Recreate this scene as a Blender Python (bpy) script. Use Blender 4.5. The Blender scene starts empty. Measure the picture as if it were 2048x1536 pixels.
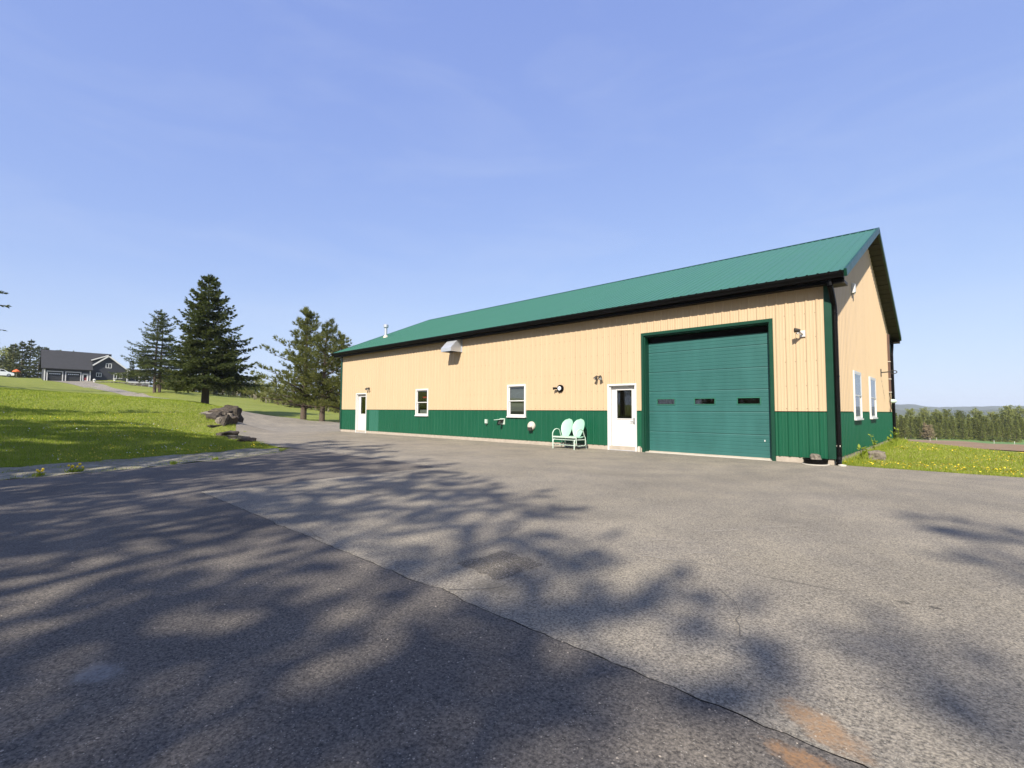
import bpy, bmesh, math, random
import numpy as np
from mathutils import Vector, Matrix, noise as mnoise
from mathutils.geometry import delaunay_2d_cdt
S = bpy.context.scene
COL = S.collection
R_ = math.radians

# ------------------------------------------------------------------ camera, sky, sun, exposure
CAM_POS = Vector((2.2689, -13.8493, 1.1446))
YAW, PITCH, ROLL, FPX = 0.7522, 0.0549, 0.0044, 959.36
_fw = Vector((-math.sin(YAW)*math.cos(PITCH), math.cos(YAW)*math.cos(PITCH), math.sin(PITCH)))
_r = Vector((math.cos(YAW), math.sin(YAW), 0)); _u = _r.cross(_fw)
_R = _r*math.cos(ROLL)+_u*math.sin(ROLL); _U = -_r*math.sin(ROLL)+_u*math.cos(ROLL)
cam_d = bpy.data.cameras.new('camera'); cam_d.sensor_width = 36; cam_d.lens = FPX/2048*36
cam_d.clip_start = 0.05; cam_d.clip_end = 12000
cam = bpy.data.objects.new('camera', cam_d); COL.objects.link(cam)
cam.matrix_world = Matrix(((_R.x, _U.x, -_fw.x, CAM_POS.x), (_R.y, _U.y, -_fw.y, CAM_POS.y), (_R.z, _U.z, -_fw.z, CAM_POS.z), (0, 0, 0, 1)))
S.camera = cam

SUN = Vector((0.406, -1.0, 0.855)).normalized()          # towards the sun
EL = math.asin(SUN.z); AZ = math.atan2(SUN.x, SUN.y)
SUN_STRENGTH, SKY_STRENGTH, EXPOSURE = 4.5, 0.10, 0.9
w = bpy.data.worlds.new('World'); S.world = w; w.use_nodes = True
nt = w.node_tree; nt.nodes.clear()
out = nt.nodes.new('ShaderNodeOutputWorld'); bg = nt.nodes.new('ShaderNodeBackground')
sky = nt.nodes.new('ShaderNodeTexSky'); sky.sky_type = 'NISHITA'; sky.sun_disc = False
sky.sun_elevation = EL; sky.sun_rotation = AZ; sky.altitude = 100
sky.air_density = 1.0; sky.dust_density = 0.6; sky.ozone_density = 3.0
bg.inputs['Strength'].default_value = SKY_STRENGTH
# thin high haze evens the clear sky out: compress its contrast, channel by channel
_sp = nt.nodes.new('ShaderNodeSeparateColor'); _cb = nt.nodes.new('ShaderNodeCombineColor'); nt.links.new(sky.outputs[0], _sp.inputs[0])
for _i, (_a, _in, _g) in enumerate(((.262, .093, .47), (.376, .162, .46), (.791, .309, .25))):
    _d = nt.nodes.new('ShaderNodeMath'); _d.operation = 'MULTIPLY'; _d.inputs[1].default_value = 1/(8.03*_in); nt.links.new(_sp.outputs[_i], _d.inputs[0])
    _p = nt.nodes.new('ShaderNodeMath'); _p.operation = 'POWER'; _p.inputs[1].default_value = _g; nt.links.new(_d.outputs[0], _p.inputs[0])
    _m = nt.nodes.new('ShaderNodeMath'); _m.operation = 'MULTIPLY'; _m.inputs[1].default_value = _a/(SKY_STRENGTH*2**EXPOSURE); nt.links.new(_p.outputs[0], _m.inputs[0])
    nt.links.new(_m.outputs[0], _cb.inputs[_i])
_tc = nt.nodes.new('ShaderNodeTexCoord'); _mp = nt.nodes.new('ShaderNodeMapping'); _mp.inputs['Scale'].default_value = (1.6, 1.6, 7); _mp.inputs['Rotation'].default_value = (.25, .12, .6)
_nz = nt.nodes.new('ShaderNodeTexNoise'); _nz.inputs['Scale'].default_value = 1.7; _nz.inputs['Detail'].default_value = 7; _nz.inputs['Roughness'].default_value = .55; _nz.inputs['Distortion'].default_value = .6
_mr = nt.nodes.new('ShaderNodeMapRange'); _mr.inputs[1].default_value = .47; _mr.inputs[2].default_value = .78; _mr.inputs[4].default_value = .13
_mx = nt.nodes.new('ShaderNodeMix'); _mx.data_type = 'RGBA'; _k = 1/(SKY_STRENGTH*2**EXPOSURE); _mx.inputs[7].default_value = (.72*_k, .80*_k, .97*_k, 1)
nt.links.new(_tc.outputs['Generated'], _mp.inputs[0]); nt.links.new(_mp.outputs[0], _nz.inputs['Vector']); nt.links.new(_nz.outputs[0], _mr.inputs[0]); nt.links.new(_mr.outputs[0], _mx.inputs[0]); nt.links.new(_cb.outputs[0], _mx.inputs[6])
_sx = nt.nodes.new('ShaderNodeSeparateXYZ'); nt.links.new(_tc.outputs['Generated'], _sx.inputs[0])
_hr = nt.nodes.new('ShaderNodeMapRange'); _hr.interpolation_type = 'SMOOTHSTEP'; _hr.inputs[1].default_value = .30; _hr.inputs[2].default_value = -.02; _hr.inputs[3].default_value = 0; _hr.inputs[4].default_value = .42; nt.links.new(_sx.outputs[2], _hr.inputs[0])
_h2 = nt.nodes.new('ShaderNodeMix'); _h2.data_type = 'RGBA'; _h2.inputs[7].default_value = (.68*_k, .79*_k, .97*_k, 1); nt.links.new(_hr.outputs[0], _h2.inputs[0]); nt.links.new(_mx.outputs[2], _h2.inputs[6])
nt.links.new(_h2.outputs[2], bg.inputs[0]); nt.links.new(bg.outputs[0], out.inputs[0])
sd = bpy.data.lights.new('sun', 'SUN'); sd.energy = SUN_STRENGTH; sd.angle = R_(0.55); sd.color = (1, 0.93, 0.82)
so = bpy.data.objects.new('sun', sd); COL.objects.link(so)
so.rotation_euler = SUN.to_track_quat('Z', 'Y').to_euler(); so.location = (0, 0, 60)
S.view_settings.view_transform = 'Standard'; S.view_settings.look = 'None'
S.view_settings.exposure = EXPOSURE; S.view_settings.gamma = 1; S.view_settings.use_curve_mapping = False
S.cycles.max_bounces = 6; S.cycles.transparent_max_bounces = 12

def at(px, py, Z):
    """world point seen at photo pixel px,py (2048 wide) at depth Z metres"""
    return CAM_POS + (_fw + _R*((px-1024)/FPX) + _U*((768-py)/FPX))*Z

# ------------------------------------------------------------------ helpers
rnd = random.Random(7)
def tag(o, label=None, cat=None, group=None, kind=None):
    if label: o['label'] = label
    if cat: o['category'] = cat
    if group: o['group'] = group
    if kind: o['kind'] = kind
    return o
def thing(name, label, cat, loc=(0, 0, 0), group=None, rz=0):
    o = bpy.data.objects.new(name, None); COL.objects.link(o); o.location = loc; o.rotation_euler.z = rz
    o.empty_display_size = .2
    return tag(o, label, cat, group)
class MB:
    """collects geometry in a local frame (u,v,n) -> world"""
    def __init__(s, O=(0, 0, 0), U=(1, 0, 0), V=(0, 1, 0), N=(0, 0, 1)):
        s.O, s.U, s.V, s.N = Vector(O), Vector(U), Vector(V), Vector(N); s.v = []; s.f = []
    def p(s, a, b, c): return s.O+s.U*a+s.V*b+s.N*c
    def add(s, pts, faces):
        k = len(s.v); s.v += [s.p(*q) for q in pts]; s.f += [[k+i for i in f] for f in faces]; return s
    def box(s, a0, a1, b0, b1, c0, c1):
        return s.add([(a0, b0, c0), (a1, b0, c0), (a1, b1, c0), (a0, b1, c0), (a0, b0, c1), (a1, b0, c1), (a1, b1, c1), (a0, b1, c1)],
                     [(0, 3, 2, 1), (4, 5, 6, 7), (0, 1, 5, 4), (1, 2, 6, 5), (2, 3, 7, 6), (3, 0, 4, 7)])
    def bbox(s, a0, a1, b0, b1, c0, c1, e=.01):
        """box with the edges of its +n side chamfered"""
        return s.add([(a0, b0, c0), (a1, b0, c0), (a1, b1, c0), (a0, b1, c0), (a0, b0, c1-e), (a1, b0, c1-e), (a1, b1, c1-e), (a0, b1, c1-e),
                      (a0+e, b0+e, c1), (a1-e, b0+e, c1), (a1-e, b1-e, c1), (a0+e, b1-e, c1)],
                     [(0, 3, 2, 1), (0, 1, 5, 4), (1, 2, 6, 5), (2, 3, 7, 6), (3, 0, 4, 7), (4, 5, 9, 8), (5, 6, 10, 9), (6, 7, 11, 10), (7, 4, 8, 11), (8, 9, 10, 11)])
    def prism(s, poly, c0, c1):
        """poly in (u,v), extruded along n"""
        n = len(poly)
        return s.add([(a, b, c0) for a, b in poly]+[(a, b, c1) for a, b in poly],
                     [tuple(range(n-1, -1, -1)), tuple(range(n, 2*n))]+[(i, (i+1) % n, n+(i+1) % n, n+i) for i in range(n)])
    def frame(s, a0, a1, b0, b1, t, c0, c1, bottom=True):
        s.box(a0, a0+t, b0, b1, c0, c1); s.box(a1-t, a1, b0, b1, c0, c1); s.box(a0+t, a1-t, b1-t, b1, c0, c1)
        if bottom: s.box(a0+t, a1-t, b0, b0+t, c0, c1)
        return s
    def tube(s, pts, r, n=8, r1=None, closed=False):
        pts = [s.p(*q) for q in pts]; m = len(pts); k = len(s.v); ref = None
        for i, q in enumerate(pts):
            if closed: d = pts[(i+1) % m]-pts[i-1]
            else: d = pts[min(i+1, m-1)]-pts[max(i-1, 0)]
            d.normalize()
            if ref is None: ref = d.orthogonal().normalized()
            a = (ref-d*ref.dot(d)).normalized(); ref = a; b = d.cross(a)
            rr = r if r1 is None else r+(r1-r)*i/(m-1)
            s.v += [q+(a*math.cos(2*math.pi*j/n)+b*math.sin(2*math.pi*j/n))*rr for j in range(n)]
        for i in range(m if closed else m-1):
            for j in range(n):
                x, y = k+i*n, k+((i+1) % m)*n
                s.f.append([x+j, x+(j+1) % n, y+(j+1) % n, y+j])
        if not closed: s.f += [[k+j for j in range(n-1, -1, -1)], [k+(m-1)*n+j for j in range(n)]]
        return s
    def lathe(s, prof, n=16, axis='n', c=(0, 0, 0)):
        """prof [(r,h)] round the n axis (or v axis)"""
        k = len(s.v)
        for r, h in prof:
            for j in range(n):
                x, y = r*math.cos(2*math.pi*j/n), r*math.sin(2*math.pi*j/n)
                s.v.append(s.p(c[0]+x, c[1]+y, c[2]+h) if axis == 'n' else s.p(c[0]+x, c[1]+h, c[2]+y))
        for i in range(len(prof)-1):
            for j in range(n):
                s.f.append([k+i*n+j, k+i*n+(j+1) % n, k+(i+1)*n+(j+1) % n, k+(i+1)*n+j])
        s.f += [[k+j for j in range(n-1, -1, -1)], [k+(len(prof)-1)*n+j for j in range(n)]]
        return s
    def build(s, name, mat, parent=None, smooth=False, mesh_name=None):
        me = bpy.data.meshes.new(mesh_name or name)
        off = parent.matrix_basis.inverted() if parent else Matrix()
        pp = parent.parent if parent else None
        while pp: off = off @ pp.matrix_basis.inverted(); pp = pp.parent
        me.from_pydata([off @ q for q in s.v], [], s.f); me.materials.append(mat)
        bm = bmesh.new(); bm.from_mesh(me); bmesh.ops.recalc_face_normals(bm, faces=bm.faces[:]); bm.to_mesh(me); bm.free()
        if smooth:
            for q in me.polygons: q.use_smooth = True
            me.set_sharp_from_angle(angle=R_(40))
        o = bpy.data.objects.new(name, me); COL.objects.link(o)
        if parent: o.parent = parent
        return o
def npmesh(name, V, F, mat, smooth=False):
    V = np.asarray(V, np.float32); F = np.asarray(F, np.int32); k = F.shape[1]
    me = bpy.data.meshes.new(name); me.vertices.add(len(V)); me.vertices.foreach_set('co', V.ravel())
    me.loops.add(F.size); me.loops.foreach_set('vertex_index', F.ravel())
    me.polygons.add(len(F)); me.polygons.foreach_set('loop_start', np.arange(0, F.size, k, dtype=np.int32))
    me.polygons.foreach_set('loop_total', np.full(len(F), k, np.int32))
    if smooth: me.polygons.foreach_set('use_smooth', np.ones(len(F), bool))
    me.materials.append(mat); me.update(calc_edges=True); return me
def link(name, me, parent=None, loc=None):
    o = bpy.data.objects.new(name, me); COL.objects.link(o)
    if parent: o.parent = parent
    if loc is not None: o.location = loc
    return o

# ------------------------------------------------------------------ materials
def nodes(name):
    m = bpy.data.materials.new(name); m.use_nodes = True; t = m.node_tree
    return m, t, t.nodes['Principled BSDF'], (lambda k, **a: _mk(t, k, a)), t.links.new
def _mk(t, k, a):
    n = t.nodes.new('ShaderNode'+k)
    for q, v in a.items(): setattr(n, q, v)
    return n
def setc(n, i, c): n.inputs[i].default_value = (*c, 1) if len(c) == 3 else c
def plain(name, c, rough=.6, metal=0, var=.12, scale=6, bump=0, bscale=40, spec=.5, stretch=None):
    """paint or plain stuff: base colour with soft wear, and optional fine relief"""
    m, t, b, N, L = nodes(name)
    tc = N('TexCoord'); src = tc.outputs['Object']
    if stretch:
        mp = N('Mapping'); mp.inputs['Scale'].default_value = stretch; L(src, mp.inputs[0]); src = mp.outputs[0]
    nz = N('TexNoise'); nz.inputs['Scale'].default_value = scale; nz.inputs['Detail'].default_value = 6; L(src, nz.inputs['Vector'])
    mx = N('Mix', data_type='RGBA'); setc(mx, 6, tuple(max(0, x*(1-var)) for x in c)); setc(mx, 7, tuple(min(1, x*(1+var)) for x in c))
    L(nz.outputs[0], mx.inputs[0]); L(mx.outputs[2], b.inputs['Base Color'])
    mr = N('MapRange'); mr.inputs[3].default_value = max(0, rough-.08); mr.inputs[4].default_value = min(1, rough+.08)
    L(nz.outputs[0], mr.inputs[0]); L(mr.outputs[0], b.inputs['Roughness'])
    b.inputs['Metallic'].default_value = metal; b.inputs['Specular IOR Level'].default_value = spec
    if bump:
        n2 = N('TexNoise'); n2.inputs['Scale'].default_value = bscale; n2.inputs['Detail'].default_value = 5; L(src, n2.inputs['Vector'])
        bp = N('Bump'); bp.inputs['Strength'].default_value = bump; bp.inputs['Distance'].default_value = .02
        L(n2.outputs[0], bp.inputs['Height']); L(bp.outputs[0], b.inputs['Normal'])
    return m
def glass(name, tint=(.75, .8, .8), refl=1.0):
    m, t, b, N, L = nodes(name); t.nodes.remove(b); o = t.nodes['Material Output']
    tr = N('BsdfTransparent'); setc(tr, 0, tint); gl = N('BsdfGlossy'); gl.inputs['Roughness'].default_value = .02
    fr = N('Fresnel'); gg = N('NewGeometry'); mi = N('MapRange'); mi.inputs[3].default_value = 1.5; mi.inputs[4].default_value = 1/1.5; L(gg.outputs['Backfacing'], mi.inputs[0]); L(mi.outputs[0], fr.inputs['IOR']); mu = N('Math', operation='MULTIPLY_ADD'); mu.inputs[1].default_value = refl; mu.inputs[2].default_value = .04
    mx = N('MixShader'); L(fr.outputs[0], mu.inputs[0]); L(mu.outputs[0], mx.inputs[0]); L(tr.outputs[0], mx.inputs[1]); L(gl.outputs[0], mx.inputs[2]); L(mx.outputs[0], o.inputs[0])
    return m
def leafy(name, c0, c1, c2, trans=.35, rough=.6, nscale=.5):
    """foliage: colour varies leaf by leaf and clump by clump"""
    m, t, b, N, L = nodes(name); o = t.nodes['Material Output']
    g = N('NewGeometry'); cr = N('ValToRGB'); e = cr.color_ramp.elements
    e[0].color = (*c0, 1); e[1].color = (*c2, 1); q = e.new(.5); q.color = (*c1, 1)
    tc = N('TexCoord'); nz = N('TexNoise'); nz.inputs['Scale'].default_value = nscale; nz.inputs['Detail'].default_value = 3; L(tc.outputs['Object'], nz.inputs['Vector'])
    a = N('Math', operation='MULTIPLY'); a.inputs[1].default_value = .6; L(g.outputs['Random Per Island'], a.inputs[0])
    a2 = N('Math', operation='MULTIPLY_ADD'); a2.inputs[1].default_value = .7; L(nz.outputs[0], a2.inputs[0]); L(a.outputs[0], a2.inputs[2])
    s2 = N('Math', operation='SUBTRACT'); s2.inputs[1].default_value = .15; L(a2.outputs[0], s2.inputs[0]); L(s2.outputs[0], cr.inputs[0])
    L(cr.outputs[0], b.inputs['Base Color']); b.inputs['Roughness'].default_value = rough; b.inputs['Specular IOR Level'].default_value = .25
    tl = N('BsdfTranslucent'); L(cr.outputs[0], tl.inputs[0]); mx = N('MixShader'); mx.inputs[0].default_value = trans
    L(b.outputs[0], mx.inputs[1]); L(tl.outputs[0], mx.inputs[2]); L(mx.outputs[0], o.inputs[0])
    return m
def asphalt(name, dark, light, stones, warm, stains=()):
    m, t, b, N, L = nodes(name); tc = N('TexCoord'); P = tc.outputs['Object']
    def noise(sc, det=4, rough=.6):
        n = N('TexNoise'); n.inputs['Scale'].default_value = sc; n.inputs['Detail'].default_value = det; n.inputs['Roughness'].default_value = rough; L(P, n.inputs['Vector']); return n
    def ramp(src, a, c, lo, hi):
        r = N('ValToRGB'); r.color_ramp.elements[0].position = a; r.color_ramp.elements[1].position = c
        r.color_ramp.elements[0].color = (*lo, 1); r.color_ramp.elements[1].color = (*hi, 1); L(src, r.inputs[0]); return r
    base = ramp(noise(.35, 6).outputs[0], .3, .72, dark, light)
    n2 = noise(70, 3, .7); fine = ramp(n2.outputs[0], .33, .68, (.36, .36, .37), (1.66, 1.62, 1.56))
    mu = N('Mix', data_type='RGBA', blend_type='MULTIPLY'); mu.inputs[0].default_value = 1; L(base.outputs[0], mu.inputs[6]); L(fine.outputs[0], mu.inputs[7])
    vo = N('TexVoronoi'); vo.inputs['Scale'].default_value = 130; L(P, vo.inputs['Vector'])
    sep = N('SeparateColor'); L(vo.outputs['Color'], sep.inputs[0])
    st = N('Math', operation='GREATER_THAN'); st.inputs[1].default_value = 1-stones; L(sep.outputs[0], st.inputs[0])
    dd = N('Math', operation='LESS_THAN'); dd.inputs[1].default_value = .42; L(vo.outputs['Distance'], dd.inputs[0])
    an = N('Math', operation='MULTIPLY'); L(st.outputs[0], an.inputs[0]); L(dd.outputs[0], an.inputs[1])
    sc_ = ramp(sep.outputs[1], 0, 1, tuple(x*1.3 for x in warm), tuple(min(1, x*2.2) for x in warm))
    m2 = N('Mix', data_type='RGBA'); L(an.outputs[0], m2.inputs[0]); L(mu.outputs[2], m2.inputs[6]); L(sc_.outputs[0], m2.inputs[7])
    # worn, paler patches and darker oily ones
    w_ = ramp(noise(1.3, 5).outputs[0], .35, .7, (.86, .86, .88), (1.14, 1.12, 1.08))
    m3 = N('Mix', data_type='RGBA', blend_type='MULTIPLY'); m3.inputs[0].default_value = 1; L(m2.outputs[2], m3.inputs[6]); L(w_.outputs[0], m3.inputs[7])
    col = m3.outputs[2]
    for cx, cy, rx, ry, rot, c, k in stains:      # spilt sand, oil and old tar, worn in: ragged, speckled, soft at the rim
        mp = N('Mapping', vector_type='TEXTURE'); mp.inputs['Location'].default_value = (cx, cy, 0); mp.inputs['Rotation'].default_value = (0, 0, rot); mp.inputs['Scale'].default_value = (rx, ry, 9); L(P, mp.inputs[0])
        ln = N('VectorMath', operation='LENGTH'); L(mp.outputs[0], ln.inputs[0])
        rg_ = N('Math', operation='MULTIPLY_ADD'); rg_.inputs[1].default_value = 1.5; L(noise(14, 6, .7).outputs[0], rg_.inputs[0]); L(ln.outputs['Value'], rg_.inputs[2])
        fa = N('MapRange'); fa.inputs[1].default_value = 1.85; fa.inputs[2].default_value = 1.25; fa.inputs[3].default_value = 0; fa.inputs[4].default_value = k; L(rg_.outputs[0], fa.inputs[0])
        sp = N('MapRange'); sp.inputs[1].default_value = .36; sp.inputs[2].default_value = .6; sp.inputs[3].default_value = .45; L(noise(60, 3).outputs[0], sp.inputs[0])
        fm = N('Math', operation='MULTIPLY'); L(fa.outputs[0], fm.inputs[0]); L(sp.outputs[0], fm.inputs[1])
        mxs = N('Mix', data_type='RGBA'); L(fm.outputs[0], mxs.inputs[0]); L(col, mxs.inputs[6]); setc(mxs, 7, c); col = mxs.outputs[2]
    L(col, b.inputs['Base Color']); b.inputs['Roughness'].default_value = .85; b.inputs['Specular IOR Level'].default_value = .3
    ad = N('Math', operation='MULTIPLY_ADD'); ad.inputs[1].default_value = .8; L(n2.outputs[0], ad.inputs[0]); L(an.outputs[0], ad.inputs[2])
    bp = N('Bump'); bp.inputs['Strength'].default_value = .55; bp.inputs['Distance'].default_value = .012; L(ad.outputs[0], bp.inputs['Height']); L(bp.outputs[0], b.inputs['Normal'])
    return m
def soil(name, cols, scales, bump=.5, bscale=30, bdist=.05, rough=.95):
    """ground: three colours blended by two noises"""
    m, t, b, N, L = nodes(name); tc = N('TexCoord'); P = tc.outputs['Object']; f = []
    for s_ in scales:
        n = N('TexNoise'); n.inputs['Scale'].default_value = s_; n.inputs['Detail'].default_value = 8; n.inputs['Roughness'].default_value = .65; L(P, n.inputs['Vector'])
        r = N('MapRange'); r.inputs[1].default_value = .35; r.inputs[2].default_value = .65; L(n.outputs[0], r.inputs[0]); f.append(r)
    a = N('Mix', data_type='RGBA'); setc(a, 6, cols[0]); setc(a, 7, cols[1]); L(f[0].outputs[0], a.inputs[0])
    c = N('Mix', data_type='RGBA'); L(a.outputs[2], c.inputs[6]); setc(c, 7, cols[2]); h = N('Math', operation='MULTIPLY'); h.inputs[1].default_value = .6; L(f[1].outputs[0], h.inputs[0]); L(h.outputs[0], c.inputs[0])
    L(c.outputs[2], b.inputs['Base Color']); b.inputs['Roughness'].default_value = rough; b.inputs['Specular IOR Level'].default_value = .15
    n = N('TexNoise'); n.inputs['Scale'].default_value = bscale; n.inputs['Detail'].default_value = 6; L(P, n.inputs['Vector'])
    bp = N('Bump'); bp.inputs['Strength'].default_value = bump; bp.inputs['Distance'].default_value = bdist; L(n.outputs[0], bp.inputs['Height']); L(bp.outputs[0], b.inputs['Normal'])
    return m

M = dict(
    tan=plain('tan_steel', (.485, .36, .222), .42, var=.06, scale=1.2, stretch=(3, 3, .4)),
    green=plain('green_steel', (.003, .072, .034), .4, var=.14, scale=1.5, stretch=(3, 3, .5)),
    green_pale=plain('faded_green_steel', (.02, .115, .075), .45, var=.1, scale=1.5),
    roof=plain('green_roof_steel', (.036, .130, .082), .42, var=.08, scale=.8, stretch=(2, .4, .4)),
    trim=plain('dark_green_trim', (.003, .043, .023), .4, var=.1, scale=3),
    door_green=plain('teal_door_paint', (.021, .102, .092), .5, var=.24, scale=1.1, stretch=(2.5, 1, .6)),
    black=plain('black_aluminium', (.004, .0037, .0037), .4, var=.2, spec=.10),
    brown=plain('dark_brown_soffit', (.032, .027, .021), .7, var=.2),
    white=plain('white_paint', (.60, .59, .57), .45, var=.03, scale=2),
    offwhite=plain('weathered_white', (.5, .46, .39), .6, var=.12, scale=12),
    concrete=plain('foundation_concrete', (.36, .31, .25), .9, var=.28, scale=7, bump=.5, bscale=30),
    dark=plain('interior_dark', (.03, .028, .025), .9),
    zinc=plain('galvanised_steel', (.5, .52, .55), .38, metal=.45, var=.1, scale=9),
    steel=plain('brushed_steel', (.5, .5, .5), .3, metal=1),
    glass=glass('window_glass'),
    blind=plain('grey_blind', (.32, .29, .25), .7, var=.1),
    screen=plain('insect_screen', (.09, .085, .08), .8),
    red=plain('red_sign', (.55, .03, .03), .5),
    mint=plain('mint_paint', (.29, .50, .36), .45, var=.05, scale=9),
    mint_tube=plain('pale_mint_tube', (.44, .53, .45), .45, var=.05, scale=9),
    lot=asphalt('old_asphalt', (.182, .165, .131), (.250, .226, .181), .10, (.19, .176, .145), [(1.80, -11.50, .21, .10, -.55, (.29, .18, .095), .85), (1.33, -9.70, .34, .022, .1, (.09, .08, .065), .8), (1.94, -9.62, .05, .03, 0, (.04, .036, .03), .9), (2.10, -9.59, .045, .028, 0, (.04, .036, .03), .9), (-.26, -11.33, .2, .11, 0, (.10, .09, .072), .8), (-.9, -8.6, .5, .3, .4, (.12, .108, .085), .35), (-3.2, -5.2, .9, .5, .2, (.12, .108, .085), .4)]),
    road=asphalt('new_asphalt', (.096, .086, .073), (.143, .129, .110), .08, (.14, .128, .108), [(1.83, -11.78, .17, .075, -.2, (.30, .17, .08), .9), (-.84, -13.46, .13, .10, .3, (.24, .23, .21), .8)]),
    patch=asphalt('patch_asphalt', (.10, .09, .072), (.15, .135, .108), .2, (.22, .2, .18)),
    drive=asphalt('driveway_asphalt', (.195, .178, .146), (.25, .228, .188), .10, (.2, .185, .155)),
    tar=plain('dark_joint', (.02, .019, .018), .9, bump=.4),
    sand=soil('orange_sand', ((.30, .175, .085), (.22, .155, .095), (.19, .165, .13)), (11, 80), .6, 140, .01),
    tarmark=plain('faded_tar', (.12, .108, .09), .9, var=.35, scale=25),
    scuff=plain('pale_scuff', (.33, .30, .25), .9, var=.2, scale=30),
    grassland=soil('grass_ground', ((.12, .16, .022), (.18, .22, .036), (.27, .25, .075)), (.22, 2.2), .8, 14, .08),
    verge=soil('gravel_verge', ((.23, .20, .15), (.38, .34, .28), (.11, .12, .055)), (1.6, 7), .8, 22, .05),
    plough=soil('ploughed_soil', ((.23, .155, .092), (.29, .205, .13), (.17, .11, .068)), (.05, .7), .6, 3, .2),
    crop=soil('green_crop', ((.11, .20, .06), (.14, .23, .08), (.10, .16, .055)), (.05, .6), .5, 4, .1),
    hill=soil('wooded_hill', ((.045, .065, .04), (.07, .085, .05), (.085, .08, .06)), (.004, .02), .9, .03, 12),
    bark=plain('bark', (.085, .062, .045), .95, var=.45, scale=9, bump=.9, bscale=25, stretch=(1, 1, .25)),
    bark_pale=plain('pale_bark', (.42, .37, .29), .9, var=.3, scale=4),
    spruce=leafy('spruce_needles', (.034, .054, .015), (.085, .108, .028), (.17, .185, .055), .4),
    pine=leafy('pine_needles', (.055, .070, .016), (.125, .14, .032), (.22, .215, .06), .4),
    larch=leafy('conifer_far', (.032, .046, .016), (.075, .09, .028), (.14, .14, .055), .35),
    plant=leafy('plantation_needles', (.085, .115, .024), (.22, .24, .055), (.38, .38, .11), .5),
    spring=leafy('spring_leaves', (.14, .16, .04), (.23, .25, .065), (.33, .33, .10), .45),
    twig=leafy('bare_twigs', (.12, .085, .05), (.19, .145, .08), (.25, .21, .11), .2),
    blade=leafy('grass_blades', (.15, .22, .018), (.29, .36, .036), (.47, .48, .10), .5, nscale=.6),
    straw=leafy('dry_blades', (.26, .24, .08), (.36, .33, .13), (.45, .40, .2), .3),
    yellow=plain('dandelion_yellow', (.85, .60, .015), .6, var=.15),
    puff=plain('dandelion_clock', (.6, .6, .55), .9),
    rock=soil('boulder_rock', ((.022, .019, .016), (.055, .047, .039), (.12, .10, .08)), (2.5, 9), .9, 12, .05),
    rock_pale=soil('pale_rock', ((.09, .078, .064), (.17, .145, .12), (.26, .225, .18)), (2, 8), .9, 10, .06),
    rock_red=soil('rusty_rock', ((.075, .060, .048), (.135, .108, .084), (.05, .043, .037)), (2, 7), .9, 10, .06),
    char=plain('charcoal_siding', (.030, .031, .036), .6, var=.1, scale=2),
    shingle=plain('charcoal_shingles', (.030, .030, .032), .9, var=.4, scale=1.6, bump=.6, bscale=3),
    garage=plain('dark_garage_door', (.03, .031, .033), .5),
    fieldstone=soil('fieldstone', ((.17, .15, .13), (.28, .25, .22), (.1, .09, .08)), (1.2, 3), .9, 2, .2),
    maroon=plain('maroon_panel', (.22, .03, .035), .5),
    orange=plain('orange_canvas', (.65, .13, .03), .7),
    car=plain('white_car_paint', (.72, .73, .75), .2, var=.02),
    carglass=plain('car_glass', (.015, .018, .022), .08),
    tyre=plain('tyre', (.02, .02, .02), .8),
    lamp_glass=plain('lamp_lens', (.75, .78, .8), .12, var=.02),
    conduit=plain('brown_conduit', (.09, .045, .03), .6, var=.2),
)

# ------------------------------------------------------------------ terrain
Z0 = -0.15
ctrl = []
for q in [(0, 935, 10.5), (0, 836, 20), (0, 803, 30), (0, 768, 60), (0, 752, 105), (200, 918, 12.6), (200, 827, 30), (190, 793, 60), (120, 785, 60),
          (400, 838, 26), (430, 822, 27), (415, 809, 40), (410, 806.5, 50), (330, 812, 36), (300, 838, 24), (350, 870, 18), (100, 875, 15.5), (250, 880, 16.5),
          (88, 760.7, 114), (172, 776, 103), (254, 793, 86), (322, 800, 74), (187, 764.6, 117), (254, 782, 98), (293, 790, 86), (342, 798, 76),
          (395, 812, 66), (440, 820, 56), (476, 826, 46), (400, 806.5, 70), (450, 815, 62), (500, 827, 52), (560, 835, 46), (620, 842, 42), (606, 838, 44), (643, 843, 42),
          (450, 807, 74), (450, 800.5, 86), (500, 815, 66), (500, 807, 80), (560, 824, 60), (560, 817, 74), (620, 832, 56), (620, 826, 70), (400, 798, 85), (310, 783, 88), (310, 778.6, 105), (395, 787.8, 100), (490, 799.7, 95), (556, 811.6, 88), (622, 822, 80), (677, 827.4, 75), (255, 770, 112),
          (60, 757, 118), (255, 763, 124), (120, 757, 125), (200, 760, 130), (280, 775, 125),
          (1800, 882, 21), (1879, 894, 20), (1950, 900, 19.5), (2048, 906.5, 19), (2300, 922, 15), (2048, 917, 14.5), (1850, 899, 32), (2048, 909, 30), (2300, 912, 30), (1800, 890, 60), (1950, 889, 70), (2048, 890, 70),
          (1820, 882, 110), (2048, 886, 115), (1800, 877.5, 150), (1920, 878, 150), (2048, 879, 150), (2300, 882, 150), (1500, 877, 120)]:
    v = at(*q); ctrl.append((v.x, v.y, v.z))
for x in (-9, -4, 1, 6, 12, 20):
    for y in (-45, -30, -20, -13, -9, -4, 0): ctrl.append((x, y, Z0))
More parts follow.
